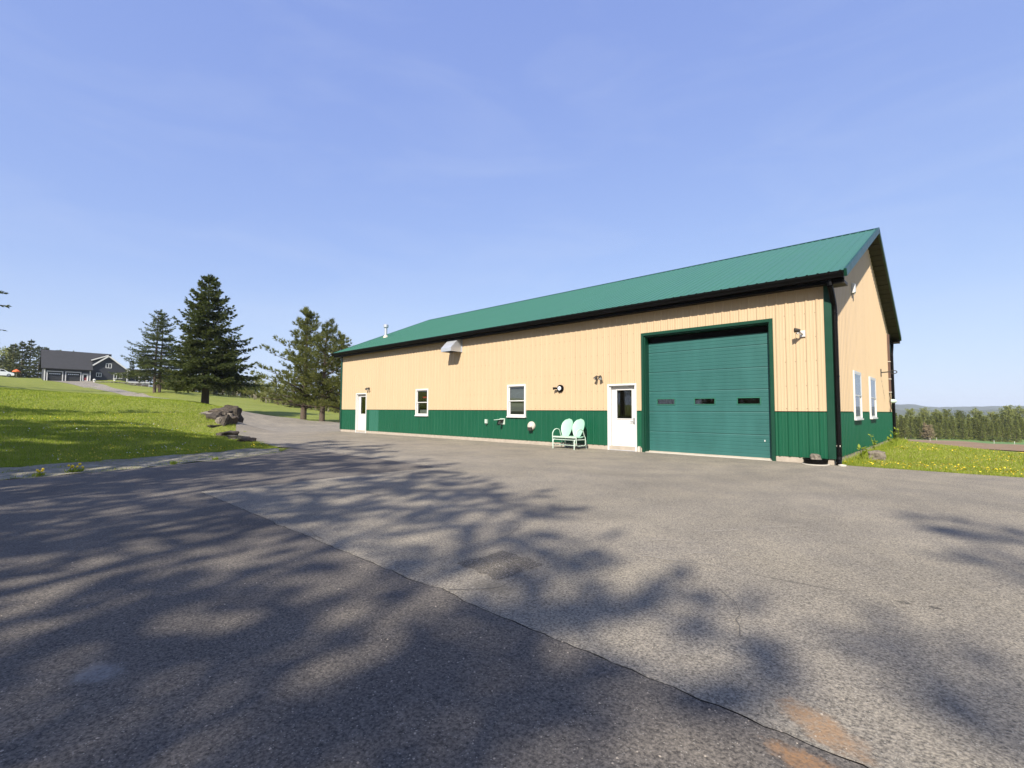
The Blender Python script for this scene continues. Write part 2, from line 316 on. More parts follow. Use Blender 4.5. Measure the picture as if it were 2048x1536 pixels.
for x, y in ((-12.6, -8.6), (-14, -7), (-17, -6), (-20, -5), (-24, -4.4), (-28, -3), (-33, -1.5), (-37, -.3), (-31, -3.0), (-30, 2), (-34, 5), (-36, 7), (-25, 0), (-20, 0), (-14, 0), (-14, -4), (-20, -2), (-25, 8), (-12, -13), (-11, -25), (-11, -40), (-10, 14), (-20, 14), (0, 14.5), (1.5, 7), (4, 1.5)):
    ctrl.append((x, y, Z0+(.0 if (x, y) not in ((-25, 8), (-10, 14), (-20, 14)) else .05)))
for x, y, z in ((-20, -20, .5), (-30, -20, 1.4), (-50, -25, 3), (-100, -30, 6.5), (-160, -40, 9), (-220, 0, 8), (-200, 60, 5), (-120, 90, 1), (-60, 80, -1), (-20, 60, -2), (60, 40, -3), (60, 0, -1.5), (60, -60, -1), (0, -120, -1), (-90, -90, 4), (20, 200, -10), (120, 120, -9)):
    ctrl.append((x, y, z))
ctrl = np.array(ctrl); CQ = 2.5
def _phi(d2): return np.sqrt(d2+CQ*CQ)
_xy = ctrl[:, :2]; _A = _phi(((_xy[:, None]-_xy[None])**2).sum(-1)); n_ = len(ctrl)
_K = np.zeros((n_+1, n_+1)); _K[:n_, :n_] = _A - np.eye(n_)*.15
_K[:n_, n_] = 1; _K[n_, :n_] = 1
_W = np.linalg.solve(_K, np.r_[ctrl[:, 2], 0])
def sstep(a, b, x):
    t_ = np.clip((x-a)/(b-a), 0, 1); return t_*t_*(3-2*t_)
def Hn(x, y):
    x = np.asarray(x, float); y = np.asarray(y, float); sh = x.shape; x = x.ravel(); y = y.ravel(); z = np.empty(len(x))
    for i in range(0, len(x), 20000):
        d2 = (x[i:i+20000, None]-_xy[None, :, 0])**2+(y[i:i+20000, None]-_xy[None, :, 1])**2
        z[i:i+20000] = _phi(d2) @ _W[:n_]+_W[n_]
    # the yard itself is graded level
    wl = sstep(-15, -11.5, x+.35*(y+8)) * (1-sstep(.6, 3.0, y)) * sstep(-60, -40, y) * (1-sstep(20, 30, x))
    wb = sstep(-27, -25, x)*(1-sstep(.05, 1.0, x))*sstep(-9-1, -5, y)*(1-sstep(13.3, 15, y))
    wl = np.maximum(wl, wb); z = z*(1-wl)+Z0*wl
    r = np.hypot(x-2, y+14); far = sstep(170, 520, r); z = z*(1-far)+(-11)*far
    return z.reshape(sh)
def H(x, y): return float(Hn(np.array([x]), np.array([y]))[0])
rr = [0.0]; s_ = .5
while rr[-1] < 2800:
    rr.append(rr[-1]+s_); s_ = min(max(.5, rr[-1]*.028), 300)
rr = np.array(rr[1:]); na = 420
th = np.linspace(0, 2*np.pi, na, endpoint=False)
gx = np.r_[2, (2+rr[:, None]*np.cos(th)[None]).ravel()]; gy = np.r_[-14, (-14+rr[:, None]*np.sin(th)[None]).ravel()]
gz = Hn(gx, gy)-.02
F = []
i_ = np.arange(len(rr)-1)[:, None]*na+1; j_ = np.arange(na)[None]; j2 = (j_+1) % na
F = np.stack([i_+j_, i_+na+j_, i_+na+j2, i_+j2], -1).reshape(-1, 4)
me = npmesh('ground', np.stack([gx, gy, gz], -1), F, M['grassland'], True)
tag(link('ground', me), kind='structure')

def sheet(name, poly, mat, step, lift, jag=0, kind='structure', label=None, cat=None, fold=None):
    """flat sheet following the terrain inside a polygon; edges resampled, inside filled with a grid"""
    rs = random.Random(hash(name) % 1000 if False else len(name)*17+len(poly)); P = []
    for i, a in enumerate(poly):
        b = poly[(i+1) % len(poly)]; a = Vector(a[:2]); b = Vector(b[:2]); n = max(1, int((b-a).length/step))
        for k in range(n):
            q = a.lerp(b, k/n)
            if jag and k: d = (b-a).normalized(); q = q+Vector((-d.y, d.x))*rs.uniform(-jag, jag)
            P.append(q)
    nb = len(P); arr = np.array([tuple(q) for q in P]); lo = arr.min(0); hi = arr.max(0)
    X, Y = np.meshgrid(np.arange(lo[0]+step*.5, hi[0], step), np.arange(lo[1]+step*.5, hi[1], step)); X = X.ravel(); Y = Y.ravel()
    ins = np.zeros(len(X), bool); dmin = np.full(len(X), 1e9)
    for i in range(nb):
        a = arr[i]; b = arr[(i+1) % nb]
        c = (a[1] > Y) != (b[1] > Y)
        with np.errstate(divide='ignore', invalid='ignore'): xi = (b[0]-a[0])*(Y-a[1])/(b[1]-a[1]+1e-12)+a[0]
        ins ^= c & (X < xi); dmin = np.minimum(dmin, (X-a[0])**2+(Y-a[1])**2)
    ok = ins & (dmin > (step*.45)**2)
    P += [Vector((x, y)) for x, y in zip(X[ok], Y[ok])]
    v, e, f, _, _, _ = delaunay_2d_cdt(P, [(i, (i+1) % nb) for i in range(nb)], [], 1, 1e-4)
    va = np.array([tuple(q) for q in v]); z = Hn(va[:, 0], va[:, 1])+lift
    if fold: z = z+fold(va[:, 0], va[:, 1])
    me = bpy.data.meshes.new(name); me.from_pydata(np.c_[va, z].tolist(), [], [list(q) for q in f]); me.materials.append(mat)
    for q in me.polygons: q.use_smooth = True
    o = link(name, me)
    if me.polygons and me.polygons[0].normal.z < 0: me.flip_normals()
    return tag(o, label, cat, kind=kind)

# pavements: old lot, newer road round it, pale drive up to the house
SEAM_Y, SEAM_X = -11.65, -6.4
def xy(*q): v = at(*q); return (v.x, v.y)
seam = []
rs = random.Random(3); x = SEAM_X
while x < 22:
    seam.append((x, SEAM_Y+rs.uniform(-.012, .012)+(.05*math.exp(-((x+.45)/.12)**2)) - .035*math.exp(-((x+3.35)/.1)**2))); x += rs.uniform(.05, .14) if x < 4 else 1.0
seam_b = []; y = SEAM_Y
while y < -7.05:
    seam_b.append((SEAM_X+rs.uniform(-.012, .012), y)); y += rs.uniform(.08, .22)
top_b = [(x_, -7.0+rs.uniform(-.02, .02)) for x_ in np.arange(-14.0, -6.5, .25)][::-1]
sheet('asphalt_lot', seam+[(22, .35), (8, .25), (3, .05), (.2, .12), (.1, -.02), (-24.57, -.02), (-33, -3.0), (-28.5, -4.4), (-26.5, -5.0), (-24.1, -5.75), (-20.6, -6.55), (-17.5, -7.0), (-14.9, -7.3), (-14.2, -7.06)]+top_b[::-1]+seam_b[:0:-1], M['lot'], .5, .012)
left_edge = [(-9.6, -40), (-10.0, -20), (-10.26, -13.78), (-10.45, -12.84), (-10.85, -11.5), (-11.7, -9.6), (-12.7, -8.05), (-13.6, -7.5), (-14.2, -7.1)]
gap = .005
drive_join = [(-27.5, -3.2), (-24.57, -.02)]
sheet('asphalt_road', left_edge+[(a, b-gap) for a, b in top_b[::-1]]+[(a-gap, b-gap) for a, b in seam_b[::-1][:-1]]+[(SEAM_X-gap, SEAM_Y-gap)]+[(a, b-gap-.006*abs(math.sin(a*17)*math.sin(a*5.3))) for a, b in seam[1:]]+[(22, -40)], M['road'], .5, .012)
sheet('driveway', [(-32.9, -3.05), (-40, -1.0), xy(476, 826, 46), xy(440, 820, 56), xy(395, 812, 66), xy(322, 800, 74), xy(254, 793, 86), xy(172, 776, 103), xy(88, 760.7, 112), (-154.6, -7.5), (-154.6, 2.2),
      xy(187, 764.6, 117), xy(254, 782, 98), xy(293, 790, 86), xy(342, 798, 76), xy(400, 806.5, 69), xy(450, 815, 61), xy(500, 827, 52), xy(560, 835, 46), xy(620, 842, 42), (-38, 7.4), (-32, 10.5), (-24.66, 10.5), (-24.66, .2), (-24.60, -.3)], M['drive'], 1.2, .017)
sheet('joint_base', [(SEAM_X-.1, SEAM_Y-.1), (21, SEAM_Y-.1), (21, SEAM_Y+.1), (SEAM_X+.1, SEAM_Y+.1), (SEAM_X+.1, -6.9), (-13.9, -6.9), (-13.9, -7.1), (SEAM_X-.1, -7.1)], M['tar'], 1.0, -.004)
sheet('asphalt_patch', [(-.86, -11.17), (-.34, -11.21), (-.33, -10.68), (-.84, -10.64)], M['patch'], .05, .014, .02)
for nm, pl in (('scuff_mark', [(.22, -8.72), (.31, -8.555), (.42, -8.37), (.50, -8.22), (.495, -8.21), (.41, -8.355), (.30, -8.54), (.21, -8.70)]), ('scuff_mark', [(.60, -8.05), (.74, -7.86), (.90, -7.63), (.895, -7.62), (.735, -7.845), (.597, -8.04)]),
               ):
    sheet(nm, pl, M['scuff'] if nm == 'scuff_mark' else M['tarmark'], .05, .0155, .008)
verge_poly = [(-10.24, -13.9), (-10.0, -20), (-9.7, -36), (-13.0, -36), (-13.3, -20), (-13.15, -13.8), (-13.6, -12.4), (-14.0, -11.4), (-14.3, -9.6), (-14.9, -8.2), (-14.6, -7.5), (-13.9, -7.6), (-12.72, -8.0), (-11.75, -9.58), (-10.87, -11.5), (-10.48, -12.84)]
sheet('gravel_verge', verge_poly, M['verge'], .25, .005, .04, fold=lambda x, y: .03*np.sin(x*5.1+np.sin(y*3))*np.sin(y*4.3))
def gz(px, Z): v = at(px, 820, Z); return (v.x, v.y)
f1 = [gz(1700, 30), gz(1850, 27), gz(2048, 24), gz(2500, 24), gz(2500, 60), gz(2048, 84), gz(1960, 105), gz(1880, 138), gz(1800, 149), gz(1500, 149)]
sheet('ploughed_field', f1, M['plough'], 4, .06)
sheet('crop_field', [gz(1500, 149.3), gz(1800, 149.3), gz(1880, 138.3), gz(1960, 105.3), gz(2048, 84.3), gz(2500, 60.3), gz(2500, 180), gz(1500, 180)], M['crop'], 5, .06)

# far wooded hills
def hill_ridge(name, px0, px1, Z, prof, depth):
    n = 90; V = []; Fh = []
    for i in range(n):
        t_ = i/(n-1); px = px0+(px1-px0)*t_
        h = prof(px)
        for k in range(9):
            s = k/8; Zk = Z+(s-.5)*depth; v = at(px, 820, Zk); hh = math.sin(math.pi*min(max(s*1.02, 0), 1))**.8
            jit = 4*mnoise.noise(Vector((px*.05, k*.7, 3)))+2.5*mnoise.noise(Vector((px*.23, k*1.7, 9)))
            V.append((v.x, v.y, -14+(h+14+jit*(0 < k < 8))*hh))
    for i in range(n-1):
        for k in range(8): Fh.append((i*9+k, i*9+k+1, (i+1)*9+k+1, (i+1)*9+k))
    tag(link(name, npmesh(name, V, Fh, M['hill'], True)), kind='structure')
hill_ridge('hills', 1600, 2500, 2400, lambda px: 1.1+2400/959.36*(11.5+5*math.exp(-((px-1815)/38)**2)+2.0*sstep(1900, 2060, px)-2*math.exp(-((px-1860)/30)**2)), 900)
hill_ridge('hills', 1600, 2500, 1500, lambda px: 1.1+1500/959.36*(2.5+2.5*math.exp(-((px-1800)/90)**2)+3*sstep(1880, 2000, px)), 500)

# ------------------------------------------------------------------ the barn (long wall on y=0, right gable on x=0)
L_, W_, ZW = 24.57, 13.464, 1.1427
OH, OG, ZE, ZR = .331, .386, 4.509, 7.507
MID = W_/2; SL = (ZR-ZE)/(MID+OH); ZS = 4.25; RIB = .2286
barn = thing('barn', 'long tan and green steel barn with green roof and large teal overhead door', 'barn', (-L_/2, W_/2, Z0))
FRONT = dict(O=(0, 0, 0), U=(-1, 0, 0), V=(0, 0, 1), N=(0, -1, 0)); GABLE = dict(O=(0, 0, 0), U=(0, 1, 0), V=(0, 0, 1), N=(1, 0, 0))
def cell(full=True):
    p = [(-.034, 0), (-.013, .019), (.013, .019), (.034, 0)]
    if full:
        for c in (.0762, .1524): p += [(c-.018, 0), (c-.007, .004), (c+.007, .004), (c+.018, 0)]
    return p
CELL = sorted((u % RIB, h) for u, h in cell())
_cu = np.array([c[0]-RIB for c in CELL]+[c[0] for c in CELL]+[c[0]+RIB for c in CELL]); _ch = np.array([c[1] for c in CELL]*3)
def rib_h(u, ph): return float(np.interp((u-ph) % RIB, _cu, _ch))
def ribbed(mb, u0, u1, lo, hi, openings, ph, off=0.0):
    ks = range(int((u0-ph)/RIB)-1, int((u1-ph)/RIB)+2)
    us = sorted({round(u0, 5), round(u1, 5)} | {round(ph+k*RIB+c[0], 5) for k in ks for c in CELL if u0+.001 < ph+k*RIB+c[0] < u1-.001} | {round(e, 5) for o in openings for e in o[:2] if u0 < e < u1})
    for a, b in zip(us[:-1], us[1:]):
        m = (a+b)/2; spans = [(lo(a), hi(a), lo(b), hi(b))]
        for oa, ob, va, vb in openings:
            if oa <= m <= ob:
                nx = []
                for (la, ha, lb, hb) in spans:
                    if va > la: nx.append((la, min(va, ha), lb, min(va, hb)))
                    if vb < ha: nx.append((max(vb, la), ha, max(vb, lb), hb))
                spans = nx
        for la, ha, lb, hb in spans:
            if ha-la < .004 and hb-lb < .004: continue
            x, y = rib_h(a, ph)+off, rib_h(b, ph)+off
            mb.add([(a, la, x), (b, lb, y), (b, hb, y), (a, ha, x)], [(0, 1, 2, 3)])
    return mb
# openings in the front wall, u = -x
BD = (1.2853, 5.0732, -.2, 3.5977); MD = (5.2557, 6.3165, -.2, 2.0245); WN2 = (9.9377, 10.9151, .8834, 2.1585); WN1 = (16.0645, 17.0645, .8669, 2.1537); LD = (21.6539, 22.7844, -.2, 2.0673)
def shrink(o, e=.05): return (o[0]+e, o[1]-e, o[2]+(e if o[2] > 0 else 0), o[3]-e)
fo = [shrink(o) for o in (BD, MD, WN2, WN1, LD)]
GW1 = (2.98, 4.30, .92, 2.345); GW2 = (6.30, 7.72, .92, 2.345)
go = [shrink(o) for o in (GW1, GW2)]
PH = .2784
def panels(frame, edges, lo, hi, ops, ph, mat, name, odd={}):
    for k, (a, b) in enumerate(zip(edges[:-1], edges[1:])):
        mb = ribbed(MB(**frame), a, b-.0015, lo, hi, [o for o in ops if o[0] < b and o[1] > a], ph, off=.0008*(k % 2))
        if mb.f: mb.build(name, odd.get(k, mat), barn)
edges = [.09]+[PH+.9144*k for k in range(0, 28) if PH+.9144*k < L_-.2]+[L_-.09]
panels(FRONT, edges, lambda u: ZW+.012, lambda u: ZS+.03, fo, PH, M['tan'], 'wall_panel')
pale = {k: M['green_pale'] for k, (a, b) in enumerate(zip(edges[:-1], edges[1:])) if abs((a+b)/2-20.67) < .5}
panels(FRONT, edges, lambda u: 0.0, lambda u: ZW-.012, fo, PH, M['green'], 'wainscot_panel', pale)
gtop = lambda u: ZE+SL*(min(u, W_-u)+OH)-.17
gph = .18; gedges = [.09]+[gph+.9144*k for k in range(0, 16) if gph+.9144*k < W_-.2]+[W_-.09]
gedges = sorted(set(gedges+[MID]))
panels(GABLE, gedges, lambda u: ZW+.012, gtop, go, gph, M['tan'], 'wall_panel')
panels(GABLE, [e for e in gedges if e != MID], lambda u: 0.0, lambda u: ZW-.012, go, gph, M['green'], 'wainscot_panel')
# walls out of sight: one part each, same ribs
mb = MB(O=(-L_, 0, 0), U=(0, 1, 0), V=(0, 0, 1), N=(-1, 0, 0)); ribbed(mb, 0, MID, lambda u: 0, gtop, [], 0); ribbed(mb, MID, W_, lambda u: 0, gtop, [], 0); mb.build('far_gable_wall', M['tan'], barn)
mb = MB(O=(0, W_, 0), U=(-1, 0, 0), V=(0, 0, 1), N=(0, 1, 0)); ribbed(mb, 0, L_, lambda u: 0, lambda u: ZS+.03, [], 0); mb.build('back_wall', M['tan'], barn)
# the drip trim between tan and green
_fr = FRONT
for a, b in ((.14, BD[0]), (BD[1], MD[0]), (MD[1], WN2[0]), (WN2[1], WN1[0]), (WN1[1], LD[0]), (LD[1], L_-.14)): mb.box(a, b, ZW-.016, ZW+.016, .0, .026)
mb.build('wainscot_trim', M['tan'], barn)
_fr = GABLE
for a, b in ((.14, GW1[0]), (GW1[1], GW2[0]), (GW2[1], W_-.14)): mb.box(a, b, ZW-.016, ZW+.016, .0, .026)
mb.build('wainscot_trim', M['tan'], barn)
# screws: tiny heads in rows beside the ribs
def screws(frame, u0, u1, rows, ph, ops, mat):
    mb = MB(**frame); k = 0
    while ph+k*RIB < u1:
        u = ph+k*RIB+.045; k += 1
        if u < u0: continue
        for v in rows:
            if callable(v): v = v(u)
            if any(o[0]-.08 < u < o[1]+.08 and o[2]-.05 < v < o[3]+.05 for o in ops): continue
            mb.box(u-.006, u+.006, v-.006, v+.006, .001, .009)
    tag(mb.build('screw_heads', mat, barn), kind='stuff')
screws(FRONT, .1, 14, (1.22, 1.80, 2.42, 3.02, 3.62), PH, fo+[BD], M['brown'])
screws(GABLE, .1, W_-.2, (1.22, 1.85, 2.5, 3.1, 3.7), gph, go, M['brown'])
# corner trims, foundation, floor
for nm, x0, x1, y0, y1 in (('corner_trim', -.125, .03, -.03, .13), ('corner_trim', -.125, .03, W_-.13, W_+.03), ('corner_trim', -L_-.03, -L_+.125, -.03, .13)):
    mb = MB(); z1 = ZS if y0 < 1 else ZS
    xo = (x1 if x1 > 0 else x0); yo = (y0 if y0 < 1 else y1)
    xa, xb = (x0, x1); ya, yb = (y0, y1); t_ = .032
    mb.box(xa, xb, yo if y0 < 1 else yo-t_, yo+t_ if y0 < 1 else yo, 0, z1)
    if x1 > 0: mb.box(x1-t_, x1, ya+t_ if y0 < 1 else ya, yb if y0 < 1 else yb-t_, 0, z1)
    else: mb.box(x0, x0+t_, ya+t_, yb, 0, z1)
    mb.build('corner_trim', M['trim'], barn)
mb = MB(); mb.box(-L_+.02, -BD[1]+.0, .01, .2, -.45, -.002); mb.box(-BD[0], -.02, .01, .2, -.45, -.002); mb.box(-.2, -.01, .2, W_-.2, -.6, -.002); mb.box(-L_+.02, -L_+.2, .2, W_-.2, -.5, -.002); mb.box(-L_+.02, -.02, W_-.2, W_-.02, -.6, -.002)
fd = mb.build('foundation', M['concrete'], barn)
MB().box(-L_+.21, -.21, .21, W_-.21, -.14, -.1).build('floor_slab', M['concrete'], barn)
# roof panels, front slope; back slope one part
sl = Vector((0, 1, SL)).normalized(); nn = Vector((0, -SL, 1)).normalized(); slen = (MID+OH)*math.sqrt(1+SL*SL)
RF = dict(O=(OG, -OH, ZE), U=(-1, 0, 0), V=sl, N=nn); rl = L_+2*OG
redges = [0]+[.33+.9144*k for k in range(0, 30) if .33+.9144*k < rl-.1]+[rl]
for k, (a, b) in enumerate(zip(redges[:-1], redges[1:])):
    ribbed(MB(**RF), a, b-.002, lambda u: -.045, lambda u: slen-.01, [], .33, off=.001*(k % 2)).build('roof_panel', M['roof'], barn)
sl2 = Vector((0, -1, SL)).normalized(); nn2 = Vector((0, SL, 1)).normalized()
ribbed(MB(O=(OG, W_+OH, ZE), U=(-1, 0, 0), V=sl2, N=nn2), 0, rl, lambda u: -.045, lambda u: slen-.01, [], .33).build('back_roof', M['roof'], barn)
mb = MB()   # ridge cap
for s_ in (1, -1):
    d = Vector((0, -s_*1, -SL)).normalized(); n_v = Vector((0, -s_*SL, 1)).normalized()
    m2 = MB(O=(OG+.02, MID, ZR), U=(-1, 0, 0), V=d, N=n_v); m2.box(0, rl+.04, 0, .17, .021, .027); k = len(mb.v); mb.v += m2.v; mb.f += [[k+i for i in f] for f in m2.f]
mb.build('ridge_cap', M['trim'], barn)
# rake trims and boards on both ends
for xe, sx in ((OG, 1), (-L_-OG, -1)):
    for ye, s_ in ((-OH, 1), (W_+OH, -1)):
        d = Vector((0, s_, SL)).normalized(); n_v = Vector((0, -s_*SL, 1)).normalized()
        MB(O=(xe, ye, ZE), U=(sx, 0, 0), V=d, N=n_v).box(-.03, .028, -.05, slen-.0, -.155, .03).build('rake_trim', M['trim'], barn)
# soffits under the rakes: ribbed lengths side by side; eave soffits
npc = 24
for ye, s_ in ((-OH, 1), (W_+OH, -1)):
    d = Vector((0, s_, SL)).normalized(); n_v = Vector((0, -s_*SL, 1)).normalized(); st = slen/npc
    for k in range(npc):
        MB(O=(0.002, ye, ZE), U=(1, 0, 0), V=d, N=n_v).box(0, OG-.032, k*st+.014, (k+1)*st-.014, -.165-.006*(k % 2), -.14).build('soffit_panel', M['brown'], barn)
    MB(O=(0.002, ye, ZE), U=(1, 0, 0), V=d, N=n_v).box(0, OG-.034, 0, slen-.02, -.139, -.12).build('rake_deck', M['black'], barn)
for y0, y1 in ((-OH, .14), (W_-.14, W_+OH)):
    MB().box(-L_-OG+.03, OG-.03, y0+.015, y1, ZS+.004, ZS+.022).build('eave_soffit', M['black'], barn)
for ye, s_ in ((-OH, -1), (W_+OH, 1)):
    MB(O=(0, ye, 0), U=(1, 0, 0), V=(0, s_, 0), N=(0, 0, 1)).box(-L_-OG+.03, OG-.03, -.014, .004, ZS-.02, ZE-.02).build('fascia', M['black'], barn)
    g = MB(O=(-L_-OG, ye, ZE), U=(0, s_, 0), V=(0, 0, 1), N=(1, 0, 0))
    g.prism([(.006, -.195), (.115, -.195), (.132, -.14), (.16, -.095), (.165, -.045), (.152, -.045), (.146, -.09), (.118, -.135), (.102, -.183), (.016, -.183), (.016, -.03), (.006, -.03)], .0, rl-.03); g.build('gutter', M['black'], barn)
mb = MB(); mb.box(OG-.37, OG-.03, -OH+.02, .12, ZS-.05, ZS+.003); mb.build('eave_return', M['brown'], barn)
# downspouts
def downspout(y0, sgn, zb, kick):
    X = .07
    p = [(X-.005, y0-sgn*.40, ZS+.06), (X-.005, y0-sgn*.40, ZS-.08), (X, y0-sgn*.26, ZS-.22), (X, y0-sgn*.02, ZS-.48), (X, y0+sgn*.02, ZS-.6), (X, y0+sgn*.02, zb+.2), (X+.0, y0-sgn*.03, zb+.1), (X+.02, y0-sgn*kick, zb+.035)]
    mb = MB()
    for (a, b) in zip(p[:-1], p[1:]):
        mb.tube([a, b], .062, 8)
    o = mb.build('downspout', M['black'], barn)
    mb = MB()
    for z in (.35, 2.0, 3.55): mb.box(.031, X+.062, y0+sgn*.02-.062, y0+sgn*.02+.062, z, z+.025)
    mb.build('strap', M['black'], o); return o
ds = downspout(.075, 1, Z0, .16); MB().box(.035, .115, .045, .105, .30, .34).build('clip', M['offwhite'], ds)
downspout(W_-.075, -1, Z0-.25, .1)
# ---- overhead door
door = thing('overhead_door', None, None, (-(BD[0]+BD[1])/2, .2, Z0)); door.parent = barn; door.location = Vector(door.location)-barn.location
def b_child(mb, name, mat, par, smooth=False): return mb.build(name, mat, par, smooth)
du0, du1 = 1.40, 4.965
mb = MB(**FRONT); T = .085
mb.box(BD[0], BD[0]+T, Z0-.01, BD[3], -.02, .035); mb.box(BD[1]-T, BD[1], Z0-.01, BD[3], -.02, .035); mb.box(BD[0]+T, BD[1]-T, BD[3]-T, BD[3], -.02, .035)
mb.box(BD[0]+.03, BD[0]+T+.03, Z0-.01, BD[3]-T-.002, -.27, -.0205); mb.box(BD[1]-T-.03, BD[1]-.03, Z0-.01, BD[3]-T-.002, -.27, -.0205); mb.box(BD[0]+T+.032, BD[1]-T-.032, BD[3]-T-.04, BD[3]-.002, -.27, -.0205)
b_child(mb, 'door_trim', M['trim'], door)
zs = [-.115, .51, 1.13, 1.755, 2.355, 2.97, 3.56]
wins = [(1.71, 2.29), (2.92, 3.50), (4.12, 4.68)]
for k in range(6):
    mb = MB(**FRONT); z0, z1 = zs[k]+.0025, zs[k+1]-.0025
    ops = [(a, b, 1.345, 1.52) for a, b in wins] if k == 2 else []
    # six shallow flutes per section
    n = 6; zz = []
    for q in range(n):
        a = z0+(z1-z0)*q/n; b = z0+(z1-z0)*(q+1)/n; zz += [(a+.012, 0), (b-.012, 0), (b-.006, -.005), (b+.0, -.005)] if q < n-1 else [(a+.012, 0), (b-.02, 0), (b, -.008)]
    zz = [(z0, -.008)]+zz
    us = sorted({du0, du1} | {e for o in ops for e in o[:2]}); vals = sorted({z for z, _ in zz} | {e for o in ops for e in o[2:]})
    hz = lambda v: float(np.interp(v, [z for z, _ in zz], [h for _, h in zz]))-.262
    for a, b in zip(us[:-1], us[1:]):
        for c, d in zip(vals[:-1], vals[1:]):
            if any(o[0] <= (a+b)/2 <= o[1] and o[2] <= (c+d)/2 <= o[3] for o in ops): continue
            mb.add([(a, c, hz(c)), (b, c, hz(c)), (b, d, hz(d)), (a, d, hz(d))], [(0, 1, 2, 3)])
    b_child(mb, 'door_section', M['door_green'], door)
    MB(**FRONT).box(du0+.01, du1-.01, z0-.004, z1+.004, -.31, -.285).build('door_back', M['dark'], door) if k != 2 else None
for a, b in wins:
    b_child(MB(**FRONT).frame(a-.02, b+.02, 1.33, 1.535, .024, -.275, -.25), 'door_window_frame', M['green_pale'], door)
    b_child(MB(**FRONT).box(a+.003, b-.003, 1.352, 1.513, -.274, -.27), 'pane', M['glass'], door)
b_child(MB(**FRONT).box(du0-.03, du1+.03, 3.29, 3.53, -.262, -.235), 'lintel_shadow_panel', M['black'], door)  # black panel added over the door top to blacken the lintel's shadow band
b_child(MB(**FRONT).box(du0, du1, Z0+.012, -.112, -.29, -.245), 'bottom_seal', M['black'], door)
b_child(MB(**FRONT).box(1.60, 1.625, .335, .38, -.262, -.245), 'lock_plate', M['white'], door)
MB().box(-BD[1]+.09, -BD[0]-.09, .015, .33, Z0-.02, Z0+.028).build('door_sill', M['offwhite'], barn)
MB(**FRONT).box(5.13, 5.20, Z0, .03, .0, .07).build('downpipe_stub', M['offwhite'], barn)
# ---- man doors
def man_door(o, hand, left):
    u0, u1, _, z1 = o; T = .055; par = thing('entry_door', None, None, (-(u0+u1)/2, .1, Z0)); par.parent = barn; par.location -= barn.location
    zb = Z0+.012
    mb = MB(**FRONT)
    mb.box(u0, u0+T, zb, z1, -.02, .03); mb.box(u1-T, u1, zb, z1, -.02, .03); mb.box(u0+T, u1-T, z1-T, z1, -.02, .03)
    mb.box(u0+.02, u0+T+.035, zb, z1-T-.001, -.17, -.021); mb.box(u1-T-.035, u1-.02, zb, z1-T-.001, -.17, -.021); mb.box(u0+T+.036, u1-T-.036, z1-T-.03, z1-.03, -.17, -.021)
    b_child(mb, 'door_frame', M['white'], par)
    a, b, c, d = u0+T+.04, u1-T-.04, zb+.02, z1-T-.035
    ga, gb, gc, gd = a+.13, b-.18, c+(d-c)*.49, d-.10
    if left: ga, gb = a+.08, b-.22
    mb = MB(**FRONT); n0, n1 = -.155, -.115
    mb.box(a, ga, c, d, n0, n1); mb.box(gb, b, c, d, n0, n1); mb.box(ga, gb, c, gc, n0, n1); mb.box(ga, gb, gd, d, n0, n1)
    mb.frame(ga-.02, gb+.02, gc-.02, gd+.02, .03, n1+.001, n1+.016)
    b_child(mb, 'door_leaf', M['white'], par)
    mid = (a+b)/2
    for (p, q) in ((a+.1, mid-.04), (mid+.04, b-.1)):
        e = MB(**FRONT); e.frame(p, q, c+.17, gc-.13, .018, n1+.001, n1+.012); e.bbox(p+.03, q-.03, c+.2, gc-.16, n1+.001, n1+.012, .012); b_child(e, 'raised_panel', M['white'], par)
    b_child(MB(**FRONT).box(ga+.002, gb-.002, gc+.002, gd-.002, -.14, -.135), 'pane', M['glass'], par)
    hu = a+.065 if hand > 0 else b-.065; hz = c+.92; h = MB(**FRONT)
    h.bbox(hu-.022, hu+.022, hz-.09, hz+.13, n1+.001, n1+.012, .004); h.tube([(hu, hz, n1+.01), (hu, hz, n1+.055), (hu+.11*hand, hz-.005, n1+.055)], .011, 8); h.lathe([(.02, .012), (.02, .022), (.01, .024)], 10, 'n', (hu, hz+.09, n1))
    b_child(h, 'handle', M['steel'], par)
    b_child(MB(**FRONT).box(u0+.03, u1-.03, Z0, zb+.02, -.17, .02), 'threshold', M['zinc'], par)
man_door(MD, 1, False); man_door(LD, 1, True)
